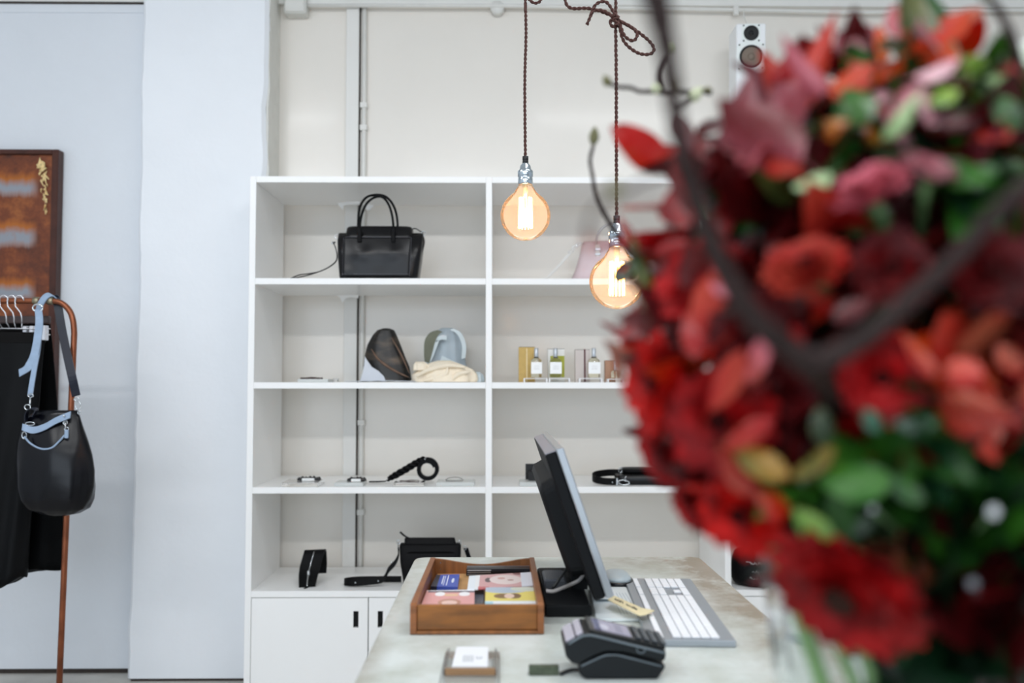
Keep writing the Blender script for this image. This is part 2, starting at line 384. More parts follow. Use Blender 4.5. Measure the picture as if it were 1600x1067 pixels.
# ============================================================ PENDANTS
M_cord = mat('brown_twisted_cord', '#4a2c26', .75)
M_chrome = mat('chrome', '#d9dde0', .16, 1)
M_zinc = mat('zinc_lampholder', '#c3ced6', .2, 1)
M_rub = mat('black_rubber', '#17181a', .5)
def glass_bulb():
    m = bpy.data.materials.new('amber_bulb_glass'); m.use_nodes = True; nt = m.node_tree; N = nt.nodes; L = nt.links; N.remove(N['Principled BSDF'])
    out = N['Material Output']
    tr = N.new('ShaderNodeBsdfTransparent'); tr.inputs[0].default_value = (1, .97, .9, 1)
    gl = N.new('ShaderNodeBsdfGlossy'); gl.inputs['Roughness'].default_value = .03
    tl = N.new('ShaderNodeBsdfTranslucent'); tl.inputs[0].default_value = (1, .9, .76, 1)
    fr = N.new('ShaderNodeLayerWeight'); fr.inputs['Blend'].default_value = .12
    m1 = N.new('ShaderNodeMixShader'); m1.inputs[0].default_value = .10; L.new(tr.outputs[0], m1.inputs[1]); L.new(tl.outputs[0], m1.inputs[2])
    m2 = N.new('ShaderNodeMixShader'); L.new(fr.outputs['Fresnel'], m2.inputs[0]); L.new(m1.outputs[0], m2.inputs[1]); L.new(gl.outputs[0], m2.inputs[2])
    L.new(m2.outputs[0], out.inputs[0]); return m
M_glassb = glass_bulb()
M_fil = mat('glowing_filament', '#ffb060', .5, emit='#ffb469', estr=40)
def twist(mb, path, r=.0023, off=.0021, pitch=.022, n=5):
    pts = cr(path, 3); seg = []; d = 0
    # resample evenly
    out = [pts[0]]; step = pitch/7
    for a, b in zip(pts, pts[1:]):
        ln = (b-a).length
        while d+ln >= step:
            t = (step-d)/ln; a = a.lerp(b, t); out.append(a.copy()); ln = (b-a).length; d = 0
            if ln < 1e-9: break
        d += ln
    u = (out[1]-out[0]).orthogonal().normalized(); A = [[], []]
    for i, p in enumerate(out):
        t = (out[min(i+1, len(out)-1)]-out[max(i-1, 0)]).normalized(); u = (u-t*u.dot(t)).normalized(); v = t.cross(u); ang = 2*math.pi*i/7
        for k in (0, 1): A[k].append(p+(u*math.cos(ang+k*math.pi)+v*math.sin(ang+k*math.pi))*off)
    for k in (0, 1): mb.tube(A[k], r, n)
def pendant(px, py, rpx, Y, top_px, label, cords):
    c = at(px, py, Y); r = rpx*Y/F
    t = thing('pendant_lamp', (c.x, c.y, c.z-r), label, 'lamp', 'pendant lamps over the counter')
    mb = MB(); prof = []
    neck = .0165; hn = r*1.22
    for k in range(24):
        a = -math.pi/2+ (math.pi*.5+math.asin(.82))*k/23; prof.append((r*math.cos(a), r*math.sin(a)))
    lr, lh = prof[-1]; prof += [(lr*.82, lh+r*.09), (neck*1.1, hn-.002), (neck, hn+.008)]
    obj('glass_bulb', MB().lathe(c, prof, 40), M_glassb, t)
    ff = MB()
    for k in range(13):
        a = 2*math.pi*k/13; rr = r*.27
        p0 = Vector((c.x+rr*.9*math.cos(a), c.y+rr*.9*math.sin(a), c.z+r*.72)); p1 = Vector((c.x+rr*math.cos(a+.12), c.y+rr*math.sin(a+.12), c.z-r*.5))
        ff.tube([p0, p0.lerp(p1, .5), p1], .0017, 5)
    fo = obj('filament', ff, M_fil, t)
    st = MB().tube([c+Vector((0, 0, r*1.2)), c+Vector((0, 0, r*.72))], [.007, .004], 8).tube([c+Vector((0, 0, r*.7)), c+Vector((0, 0, -r*.5))], .0008, 5)
    obj('filament_stem', st, mat('stem_glass', '#f2d8b0', .1, spec=.8), fo)
    zz = c.z+hn+.001
    obj('lampholder', MB().lathe((c.x, c.y, zz), [(.017, 0), (.0185, .002), (.0185, .016), (.0165, .018), (.019, .021), (.0195, .034), (.017, .037), (.0145, .039), (.013, .048), (.008, .054), (.007, .056)], 28), M_zinc, t)
    obj('cord_grip', MB().lathe((c.x, c.y, zz+.055), [(.0075, 0), (.0075, .005), (.0062, .006), (.0075, .007), (.0075, .017), (.004, .018)], 16), M_rub, t)
    mb = MB(); z0 = zz+.07
    for path in cords(c, z0, Y): twist(mb, path)
    obj('cord', mb, M_cord, t)
    l = bpy.data.lights.new('bulb_glow', 'POINT'); l.energy = 1.3; l.color = (1, .80, .58); l.shadow_soft_size = .018
    lo = bpy.data.objects.new('bulb_glow', l); COL.objects.link(lo); lo.parent = t; lo.location = (0, 0, r)
    return t
def cordsA(c, z0, Y):
    return [[(c.x, c.y, z0), at(820, 130, Y), at(822, 55, Y), at(821, 5, Y), at(821, -40, Y), (at(821, -40, Y).x, Y, 3.39)],
            [at(821, -40, Y+.006), at(824, -6, Y-.004), at(836, 5, Y-.006), at(846, -2, Y), at(846, -30, Y), at(822, -60, Y)]]
def cordsB(c, z0, Y):
    y = Y-.008
    return [[(c.x, c.y, z0), at(963, 200, Y), at(963, 120, Y), at(962, 40, Y), at(962, -40, Y), (at(962, -40, Y).x, Y, 3.39)],
            [at(884, -40, Y), at(883, 0, Y), at(893, 13, Y), at(920, 13, Y), at(945, 20, Y), at(963, 28, y)],
            [at(963, 27, y), at(952, 8, y), at(943, 2, y), at(930, 8, y), at(924, 22, y), at(917, 39, y)],
            [at(961, 30, y), at(946, 18, y-.004), at(930, 16, y), at(922, 24, y)],
            [at(964, 30, y), at(990, 45, y), at(1012, 62, y), at(1022, 76, y), at(1015, 85, y), at(995, 82, y), at(975, 65, y), at(967, 38, y)],
            [at(966, 32, y-.004), at(986, 42, y-.004), at(996, 54, y-.004), at(989, 64, y-.004), at(976, 56, y-.004), at(968, 36, y-.004)],
            [at(962, 34, y), at(955, 30, y), at(954, 39, y), at(962, 42, y), at(966, 32, y)],
            [at(959, 22, y-.005), at(966, 26, y-.008), at(959, 31, y-.006), at(966, 36, y-.008), at(959, 40, y-.004)]]
pendant(821, 337, 39.5, 2.3, 0, 'glowing round amber filament bulb on a plain straight brown twisted cord', cordsA)
pendant(964, 440, 43.5, 2.08, 0, 'lower glowing round amber filament bulb, its cord tied in a looped bow', cordsB)
# ============================================================ WALL SPEAKER
M_spk = mat('white_speaker_cabinet', '#eceef0', .4)
SYw = 4.05
a = at(1150, 38, SYw); b = at(1197, 152, SYw)
sp = thing('wall_speaker', ((a.x+b.x)/2, SYw+.12, b.z), 'small white two-way speaker with dark cones mounted high on the wall', 'speaker')
w_, h_ = b.x-a.x, a.z-b.z
Ms = Matrix.Translation(Vector(((a.x+b.x)/2, SYw, (a.z+b.z)/2))) @ Matrix.Rotation(math.radians(-3), 4, 'Z') @ Matrix.Rotation(math.radians(4), 4, 'X')
obj('cabinet', MB().cbox((-w_/2, 0, -h_/2), (w_/2, .17, h_/2), .004, Ms), M_spk, sp)
M_cone = mat('grey_brown_cone', '#786a5e', .6); M_dk = mat('speaker_dark', '#131516', .6); M_flg = mat('speaker_flange', '#e8eeec', .3)
def driver(name, cz, R, conem):
    fl = MB(); fl.loft([[Ms @ Vector((p.x, -.003 if k == 0 else -.0005, p.y)) for p in rrect(-R*1.22, cz-R*1.22, R*1.22, cz+R*1.22, R*.5, 0, 5)] for k in (0, 1)], smooth=False)
    d = obj(name, fl, M_flg, sp)
    def lat(prof, n=32):
        return [[Ms @ Vector((r*math.cos(2*math.pi*k/n), y, cz+r*math.sin(2*math.pi*k/n))) for k in range(n)] for r, y in prof]
    obj('surround', MB().loft(lat([(R*1.0, -.0035), (R*.97, -.009), (R*.86, -.009), (R*.8, -.004)])), M_dk, d)
    obj('cone', MB().loft(lat([(R*.84, -.0045), (R*.4, -.0035), (R*.34, -.0036), (R*.3, -.008), (R*.15, -.011), (.0005, -.012)])), conem, d)
    sc2 = MB()
    for sx in (-1, 1):
        for sz in (-1, 1):
            q = [[Ms @ Vector((sx*R*1.0+.0035*math.cos(t), y, cz+sz*R*1.0+.0035*math.sin(t))) for t in [math.pi*2*k/8 for k in range(8)]] for y in (-.0025, -.0055)]
            sc2.loft(q)
    obj('screw', sc2, M_dk, d)
    return d
driver('tweeter', h_/2-.043, .0335, M_dk); driver('woofer', h_/2-.147, .052, M_cone)
obj('wall_bracket', MB().box((-.02, .16, -.03), (.02, .3, .03), Ms), M_spk, sp)
tag(obj('speaker_cable', MB().tube(cr([at(1163, 14, 4.3), at(1162, 24, 4.3), at(1166, 34, 4.28), at(1168, 42, 4.26)], 5), .003, 6), M_pipe), 'thin white cable dropping from the conduit to the wall speaker', 'cable')
# ============================================================ TOTE
M_lea = mat('black_leather', '#060508', .27, spec=.38, bump=.6, bscale=5)
M_leam = mat('black_matte_leather', '#060608', .6, spec=.18, bump=.1, bscale=90)
M_edge = mat('leather_edge_stitch', '#6b6a70', .6)
z1 = ZS[0]; TY = 3.93; k_ = TY/F
tc = at(596, 435, TY); tx = tc.x
def X_(px): return at(px, 400, TY).x
tote = thing('handbag', (tx, TY, z1), 'structured black leather tote with two upright handles on the top shelf', 'bag')
H = lambda py: z1+(434.5-py)*k_
def totering(py, l, r, d, e=7): return [p for p in sell((X_(l)+X_(r))/2, TY, H(py), (X_(r)-X_(l))/2, d, 36, e)]
obj('bag_body', MB().loft([totering(434, 534.5, 654, .066), totering(430, 533, 655, .07), totering(400, 530.5, 659, .07), totering(372, 529, 662, .06), totering(364, 529, 662, .03), totering(360, 529.5, 661.5, .02), totering(363, 534, 657, .015)], smooth=True), M_lea, tote)
def fpan(u, v):
    px_l, px_r = 540+1*v, 642+3*v; px = px_l+(px_r-px_l)*u; py = 431-62*v
    bl_ = sum(math.exp(-(((px-a)/14)**2+((py-b)/11)**2))*c for a, b, c in ((570, 396, .006), (618, 394, .006), (550, 426, .003), (596, 412, -.003)))
    return Vector((X_(px), TY-.0715+.009*v**3-bl_-.004*math.sin(math.pi*u)*math.sin(math.pi*v), H(py)))
obj('front_panel', MB().solid_grid(fpan, 32, 20, (0, -.004, 0)), M_lea, tote)
uf = MB(); uf.loft([totering(374, 540, 646, .066, 6), totering(366, 541, 646, .06, 6), totering(353, 543, 645, .05, 5), totering(350.5, 545, 643, .042, 4)]); obj('top_gusset', uf, M_lea, tote)
st = MB()
for pth in ([(541, 370), (540, 430)], [(645, 370), (642.5, 430)], [(539, 427), (643, 427)], [(543, 369.5), (644, 369.5)]):
    st.tube([Vector((X_(p[0]), TY-.0775+(0 if p[1] > 380 else .010), H(p[1]))) for p in pth], .0009, 5)
obj('stitching', st, M_edge, tote)
for dy, pts in ((-.072, [(565, 374), (564.5, 355), (567, 335), (575, 316), (588, 306), (601, 307), (611, 322), (616, 345), (618, 372)]), (-.03, [(562, 366), (561, 345), (563, 322), (572, 306), (586, 301), (602, 303), (614, 315), (621, 335), (623, 366)])):
    yy = TY+dy; P = [Vector((X_(x), yy+(.022 if y < 360 and dy < -.05 else 0), H(y))) for x, y in pts]
    ho = obj('handle', MB().tube(cr(P, 5), .0052, 10), M_leam, tote)
tb = MB()
for x in (565.5, 617.5): tb.cbox((X_(x)-.009, TY-.078, H(378)), (X_(x)+.009, TY-.064, H(356)), .003)
obj('handle_tab', tb, M_leam, tote)
hw_ = MB()
for x, y in ((527, 365), (662, 360)):
    c0 = Vector((X_(x), TY-.01, H(y))); hw_.tube([c0+Vector((.009*math.cos(t), 0, .009*math.sin(t))) for t in [2*math.pi*k/14 for k in range(15)]], .0016, 6)
hw_.tube([Vector((X_(524), TY-.01, H(374))), Vector((X_(519.5), TY-.02, H(377)))], .004, 6)
obj('ring', hw_, M_chrome, tote)
sb = MB(); sb.band(cr([Vector((X_(x), TY-.02, H(y))) for x, y in [(521, 374), (525, 382), (528, 395), (526, 405), (515, 414), (500, 421), (485, 424), (470, 426), (458, 431), (453, 433)]], 5), (0, .006, 0), .003)
sb.band(cr([Vector((X_(x), TY-.028, H(y))) for x, y in [(500, 421.5), (485, 426.5), (470, 430), (455, 433.5)]], 4), (0, .006, 0), .003)
sb.band(cr([Vector((X_(x), TY-.01, H(y))) for x, y in [(662, 366), (663, 375), (660, 388), (657, 398)]], 5), (.001, .006, 0), .003)
sb.band(cr([Vector((X_(x), TY-.0, H(y))) for x, y in [(645, 352), (650, 352), (656, 356), (661, 358)]], 5), (0, .006, 0), .003)
obj('shoulder_strap', sb, M_leam, tote)
# ============================================================ PINK BAG in the next compartment
M_pink = mat('pale_pink_leather', '#d3bec1', .45, bump=.1, bscale=60); M_pale = mat('pale_strap_leather', '#dcdad6', .5)
M_greyh = mat('grey_handle_leather', '#a9a5a5', .35)
PYb = 4.0
xb = lambda px: at(px, 400, PYb).x; hb = lambda py: z1+(436.5-py)*PYb/F
pb = thing('handbag', ((xb(895)+xb(1010))/2, PYb, z1), 'pale pink soft handbag with grey curved handle, behind the lower bulb', 'bag')
def pring(py, l, r, d, e=4): return sell((xb(l)+xb(r))/2, PYb, hb(py), (xb(r)-xb(l))/2, d, 32, e)
obj('bag_body', MB().loft([pring(436, 897, 1012, .075), pring(430, 893, 1015, .08), pring(415, 899, 1012, .075), pring(395, 905, 1006, .06), pring(378, 909, 1003, .045), pring(372, 912, 1001, .03)]), M_pink, pb)
obj('handle', MB().tube(cr([(xb(x), PYb-.045+.0*y, hb(y)) for x, y in [(932, 400), (930, 383), (931, 366), (940, 352), (955, 345), (970, 347), (981, 356), (985, 372), (986, 392)]], 6), .0055, 10), M_greyh, pb)
hh = MB()
for x, y in ((932, 386), (986, 386)): hh.cbox((xb(x)-.011, PYb-.062, hb(y+12)), (xb(x)+.009, PYb-.045, hb(y-7)), .003)
obj('handle_tab', hh, M_pale, pb)
hr = MB().cbox((xb(932)-.013, PYb-.066, hb(388)), (xb(932)+.011, PYb-.043, hb(384)), .001)
hr.cbox((xb(932)-.013, PYb-.066, hb(395)), (xb(932)+.011, PYb-.043, hb(393)), .001)
obj('buckle', hr, M_chrome, pb)
bs = MB().band(cr([(xb(x), PYb-.085, hb(y)) for x, y in [(853, 432.5), (862, 423), (876, 408), (888, 394)]], 5), (.012, -.004, .006), .003)
so = obj('shoulder_strap', bs, M_pale, pb)
cl_ = MB()
for x, y in ((890, 391), (896, 384), (902, 380)):
    c0 = Vector((xb(x), PYb-.086, hb(y))); cl_.tube([c0+Vector((.009*math.cos(t), 0, .006*math.sin(t)))+Vector((.003*math.cos(t), 0, .004*math.cos(t))) for t in [2*math.pi*k/10 for k in range(11)]], .0015, 5)
cl_.tube([(xb(902), PYb-.08, hb(380)), (xb(912), PYb-.05, hb(377))], .002, 5)
obj('clasp', cl_, M_chrome, so)
# ============================================================ SECOND SHELF: scarves, ring on slab
def mound(outl, Y, zb_, kpx, depth, base_py, folds=(7, .05), n=48, seed=0, topr=.35):
    """cloth heap: outl = (py, left px, right px) bottom to top"""
    rnd = random.Random(seed); mb = MB(); rings = []
    ph = rnd.uniform(0, 6); m = len(outl)
    O = []
    for i in range(m-1):
        for k in range(4):
            t = k/4; O.append([outl[i][q]*(1-t)+outl[i+1][q]*t for q in range(3)])
    O.append(list(outl[-1]))
    for i, (py, l, r) in enumerate(O):
        v = i/(len(O)-1); x0, x1 = at(l, 500, Y).x, at(r, 500, Y).x
        z = zb_+(base_py-py)*kpx+.0015; dd = depth*math.sqrt(max(.02, 1-(v**1.6)*(1-topr**2)))
        fn = lambda t: 1+folds[1]*math.sin(folds[0]*t+ph+2.2*v+1.1*math.sin(3*t+ph))+folds[1]*.5*math.sin(folds[0]*2.3*t+4*v)
        rings.append(sell((x0+x1)/2, Y, z, (x1-x0)/2/(1+folds[1]*.4), dd, n, 2.3, fn))
    last = rings[-1]; c0 = sum(last, Vector())/n
    for s in (.8, .5, .2): rings.append([c0+(p-c0)*s+Vector((0, 0, -.004*(1-s))) for p in last])
    return mb.loft(rings, True)
z2 = ZS[1]; Ysc = 4.03; kk = Ysc/F
def silk():
    m = bpy.data.materials.new('dark_printed_silk'); m.use_nodes = True; nt = m.node_tree; N = nt.nodes; L = nt.links; b = N['Principled BSDF']; b.inputs['Roughness'].default_value = .45
    tc = N.new('ShaderNodeTexCoord'); mp = N.new('ShaderNodeMapping'); mp.inputs['Rotation'].default_value = (0, -.8, 0); mp.inputs['Scale'].default_value = (2.5, 2, 8); L.new(tc.outputs['Object'], mp.inputs[0])
    n = N.new('ShaderNodeTexNoise'); n.inputs['Scale'].default_value = 2.2; n.inputs['Detail'].default_value = 3; L.new(mp.outputs[0], n.inputs[0])
    r = N.new('ShaderNodeValToRGB'); e = r.color_ramp.elements; e[0].position = .5; e[0].color = C('#0c0a08'); e[1].position = .8; e[1].color = C('#7a6450')
    e2 = e.new(.6); e2.color = C('#3a3026'); L.new(n.outputs[0], r.inputs[0]); L.new(r.outputs[0], b.inputs['Base Color']); return m
M_grey = mat('pale_grey_cotton', '#cfd3da', .85, var=.04); M_bg = mat('blue_grey_cloth', '#aebac2', .8, var=.06); M_cream = mat('cream_cloth', '#efe2cc', .8, var=.05); M_olive = mat('olive_cloth', '#6d6f60', .8, var=.1); M_lb = mat('pale_blue_cloth', '#cbd6da', .8, var=.04)
s1 = thing('scarf', (at(607, 590, Ysc).x, Ysc, z2), 'dark brown and black printed scarf folded over a grey lining, left of the cloth pile', 'scarf')
obj('silk_fold', mound([(597, 580, 641), (594, 578, 643), (575, 569.5, 640), (558, 571, 633), (540, 575, 626), (525, 583, 620), (517, 590, 616), (514.5, 598, 610)], Ysc, z2, kk, .06, 598, (6, .035), seed=2, topr=.5), silk(), s1)
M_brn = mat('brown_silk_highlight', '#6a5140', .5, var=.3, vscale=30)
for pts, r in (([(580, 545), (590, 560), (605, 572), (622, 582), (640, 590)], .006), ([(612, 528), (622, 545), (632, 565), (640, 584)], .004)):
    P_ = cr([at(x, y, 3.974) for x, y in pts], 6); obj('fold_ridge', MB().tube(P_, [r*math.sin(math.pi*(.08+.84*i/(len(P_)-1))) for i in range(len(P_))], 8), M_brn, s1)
gl_ = MB(); gl_.loft([[at(x, y, Ysc-.055-.01*q) for x, y in [(562, 596.4), (566, 585), (569, 570), (570, 556), (573, 562), (581, 573), (592, 580), (600, 588), (603, 596.4)]] for q in (0, 1)], smooth=False); obj('lining', gl_, M_grey, s1, bevel=.002)
obj('hem', MB().solid_grid(lambda u, v: Vector((at(540+112*u, 597, Ysc-.09).x, Ysc-.12+.1*v, z2+.003+.004*abs(math.sin(u*17+v*3))*math.sin(math.pi*u))), 24, 4, (0, 0, .002)), M_grey, s1)
s2 = thing('scarf', (at(697, 590, 4.12).x, 4.12, z2), 'blue-grey scarf standing in folds with an olive inner fold, behind the cream cloth', 'scarf')
k4 = 4.12/F
obj('cloth_fold', mound([(597, 664, 734), (580, 666, 731), (560, 665, 727), (540, 668, 726), (525, 676, 723), (517, 684, 716), (513, 690, 708)], 4.12, z2, k4, .06, 597, (9, .06), seed=5, topr=.5), M_bg, s2)
obj('inner_fold', MB().band(cr([at(x, y, 4.035) for x, y in [(667, 566), (669, 548), (672, 532), (679, 521), (688, 517)]], 5), [(.010+.012*math.sin(math.pi*k/20), 0, -.004) for k in range(21)], .004), M_olive, s2)
for pts, wv in (([(668, 568), (676, 548), (682, 532)], (.012, 0, 0)), ([(681, 531), (690, 527), (698, 528)], (0, -.0, .010)), ([(724, 560), (725, 540), (718, 522), (706, 514)], (.009, 0, .002)), ([(689, 560), (700, 565), (715, 572), (727, 582), (733, 592)], (.004, 0, .012))):
    P_ = [at(x, y, 4.04) for x, y in pts]
    obj('drape', MB().band(cr(P_, 6), wv, .006), M_lb, s2)
s3 = thing('scarf', (at(700, 590, 3.95).x, 3.95, z2), 'cream cloth crumpled in a low heap at the shelf front', 'scarf')
obj('crumpled_cloth', mound([(597.5, 648, 746), (594, 646, 748), (586, 645, 747), (578, 655, 741), (572, 664, 728), (567, 674, 714), (564, 684, 704)], 3.95, z2, 3.95/F, .075, 597.5, (8, .07), seed=9, topr=.2), M_cream, s3)
obj('loose_fold', mound([(577, 645, 672), (568, 646, 670), (563, 650, 664)], 3.93, z2+.04, 3.95/F, .03, 580, (5, .08), seed=4, topr=.3), M_cream, s3)
for pts in ([(650, 588), (670, 578), (700, 571), (728, 574)], [(662, 595), (680, 590), (697, 584), (699, 573)], [(705, 595), (715, 585), (735, 580)]):
    obj('fold_ridge', MB().tube(cr([at(x, y, 3.885) for x, y in pts], 5), [.004+.007*math.sin(math.pi*k/(5*(len(pts)-1))) for k in range(5*(len(pts)-1)+1)], 8), M_cream, s3)
s4 = tag(obj('napkin', mound([(597, 735, 757), (592, 737, 757), (586, 742, 756), (581, 744, 750)], 3.96, z2, 3.95/F, .04, 597, (7, .09), seed=11, topr=.3), M_lb), 'small pale blue cloth bunched against the right post beside the cream heap', 'cloth')
# slab with bracelet, left
M_acr = mat('clear_acrylic', '#ffffff', .03, trans=1, ior=1.3, spec=.5)
M_frost = mat('frosted_acrylic', '#e9ecea', .25, trans=.35, ior=1.3)
def slab(pl, pr, Y, d, h, z, label, frost=False, grp='acrylic display blocks on the shelves'):
    x0, x1 = at(pl, 650, Y).x, at(pr, 650, Y).x
    return tag(obj('display_block', MB().cbox((x0, Y, z+.0004), (x1, Y+d, z+h), .0012), M_frost if frost else M_acr), label, 'display block', grp)
slab(464, 512, 3.9, .12, .014, z2, 'clear flat display block alone at the left of the second shelf', True)
def blob_chain(name, pts, Y, r, m, label, cat, parent=None, n=8, amp=.45, par=None):
    P = cr([at(x, y, Y) for x, y in pts], 6); R = [r*(1+amp*math.sin(i*1.7)) for i in range(len(P))]
    o = obj(name, MB().tube(P, R, n), m, par)
    return tag(o, label, cat) if label else o
M_tort = mat('dark_red_brown_resin', '#3c201b', .35)
P3 = 3.95
def shelfcord(name, pts, zs, r, m, label, cat, lift=0):
    """pts = (px, dz, Y)"""
    P = cr([Vector((at(x, 650, Y).x, Y, zs+dz+r)) for x, dz, Y in pts], 6)
    return tag(obj(name, MB().tube(P, [r*(1+.35*math.sin(i*2.1)) for i in range(len(P))], 8), m), label, cat)
shelfcord('bracelet', [(469, .0145, 3.95), (478, .0145, 3.93), (486, .017, 3.93), (496, .0145, 3.93), (503, .0145, 3.95), (490, .0145, 3.985), (472, .0145, 3.98)], z2, .003, M_tort, 'thin dark red-brown bracelet lying on the clear block', 'bracelet')
cz_ = obj('glass_charm', MB().lathe((at(525, 590, 3.9).x, 3.9, z2), [(.011, 0), (.013, .004), (.012, .016), (.009, .018), (.001, .018)], 12), M_acr); tag(cz_, 'tiny clear glass pot left of the grey scarf hem', 'pot')
# ============================================================ PERFUMES
M_gold = mat('gold_card', '#c7a65c', .4, var=.08, vscale=40); M_cap = mat('silver_cap', '#c4c9d0', .4, .6); M_lab = print_mat('perfume_label', '#f4f4f2', [('r', .5, .5, .0, .0, '#f4f4f2')][:0] or [('e', 2, 2, .1, .1, '#ffffff')])
M_juice = mat('clear_perfume', '#f4f1dd', .04, trans=.95, ior=1.35)
Yp = 3.95
def xz(px): return at(px, 590, Yp).x
hp_ = lambda py: z2+(598-py)*Yp/F
def pbox(l, r, top, d, m, label, edge=None, Y=Yp+.05, nm='perfume_box', stripes=None):
    x0, x1 = at(l, 590, Y).x, at(r, 590, Y).x; z = z2+(598-top)*Y/F
    t = thing(nm, ((x0+x1)/2, Y+d/2, z2), label, 'box', 'perfume boxes on the second shelf')
    obj('carton', MB().cbox((x0, Y, z2+.0005), (x1, Y+d, z), .0008), m, t)
    obj('lid_edge', MB().box((x0+.001, Y+.001, z-.0002), (x1-.001, Y+d-.001, z+.0016)), mat('dark_card', '#3b2f28', .6), t)
    if stripes: 
        for q in stripes: obj('print_or_highlight_band', MB().box((at(q[0], 590, Y).x, Y-.0012, z2+(598-q[2])*Y/F), (at(q[1], 590, Y).x, Y+.0002, z2+(598-q[3])*Y/F)), q[4], t)
    return t
def bottle(px, topy, label, wpx=18, boty=590.5, capw=6.8, capb=558, liq=M_juice, sh=565):
    x = xz(px); hw = wpx/2*Yp/F; zb_ = hp_(boty); zs = hp_(sh); t = thing('perfume_bottle', (x, Yp, zb_), label, 'bottle', 'clear glass perfume bottles with white labels')
    ring = lambda z, a: sell(x, Yp, z, a, a, 24, 2.6)
    obj('glass', MB().loft([ring(zb_+.0005, hw*.94), ring(zb_+.002, hw), ring(zs, hw), ring(zs+.006, hw*.9), ring(zs+.012, hw*.55), ring(hp_(capb), hw*.4)]), liq, t)
    obj('cap', MB().lathe((x, Yp, hp_(capb)-.001), [(capw/2*Yp/F*.9, 0), (capw/2*Yp/F, .002), (capw/2*Yp/F, hp_(topy)-hp_(capb)-.001), (capw/2*Yp/F*.8, hp_(topy)-hp_(capb))], 18), M_cap, t)
    obj('collar', MB().lathe((x, Yp, hp_(capb+1.5)), [(hw*.42, 0), (hw*.42, .003)], 16), mat('dark_collar', '#4a4a4c', .3, .8), t)
    lb = obj('paper_label', MB().box((x-hw*.98, Yp-hw*.99-.0012, hp_(min(584.5, boty-5))), (x+hw*.98, Yp-hw*.90, hp_(sh+1.5))), mat('label_paper', '#f5f6f6', .6), t)
    ln = MB()
    for q in (.35, .5, .62): ln.box((x-hw*.5, Yp-hw*.99-.0016, hp_(sh+1.5+(min(584.5, boty-5)-sh-1.5)*q)-.0003), (x+hw*.5, Yp-hw*.99-.0011, hp_(sh+1.5+(min(584.5, boty-5)-sh-1.5)*q)+.0003))
    obj('label_print', ln, mat('grey_print', '#8e8e90', .7), lb)
    return t
def stand(l, r, top, label, frost=True):
    x0, x1 = xz(l), xz(r)
    mb = MB().cbox((x0, Yp-.03, hp_(top)-.003), (x1, Yp+.03, hp_(top)), .0008).cbox((x0, Yp-.03, z2+.0004), (x0+.006, Yp+.03, hp_(top)-.003), .0008).cbox((x1-.006, Yp-.03, z2+.0004), (x1, Yp+.03, hp_(top)-.003), .0008)
    return tag(obj('perfume_stand', mb, mat('white_stand', '#eeeef0', .3)), label, 'stand', 'low stands under the perfume bottles')
pbox(810.5, 836, 543, .05, M_gold, 'gold perfume carton, leftmost on the second shelf', stripes=[(822.5, 823.8, 597, 545, mat('gold_highlight', '#efe0b4', .3))])  # pale vertical strip is a highlight painted onto the gold carton
M_grn = mat('green_card', '#a9ab35', .5, var=.06, vscale=50)
pbox(856, 882, 546, .05, mat('white_card', '#e9e8e4', .5), 'white perfume carton with a yellow-green panel, behind the middle bottle', stripes=[(860, 882, 590, 556.5, M_grn)])
pbox(899, 922, 547, .05, mat('pinkish_grey_card', '#cfc5c0', .5), 'pinkish grey perfume carton with a dark red ribbon edge', stripes=[(912.5, 915, 597, 546, mat('dark_red_ribbon', '#57222a', .5))])
pbox(945.5, 962, 564, .04, mat('copper_card', '#b08468', .4), 'small copper-toned carton, lowest and rightmost of the perfume cartons')
stand(818, 855, 591.5, 'low white stand below the bottle beside the gold carton'); stand(857, 890, 591.5, 'low white stand below the middle perfume bottle'); stand(904, 940, 591.5, 'low white stand below the bottle beside the pinkish grey carton'); stand(948, 974, 592.5, 'low white stand below the short rightmost bottle')
bottle(838, 544, 'perfume bottle with silver cap in front of the gold carton', 17); bottle(868, 544, 'perfume bottle with silver cap in front of the green and white carton', 18.5)
bottle(928, 544, 'perfume bottle with silver cap right of the pinkish grey carton', 19); bottle(962, 564, 'short small perfume bottle beside the copper carton, at the flowers', 14, 591, 5, 579, sh=583)
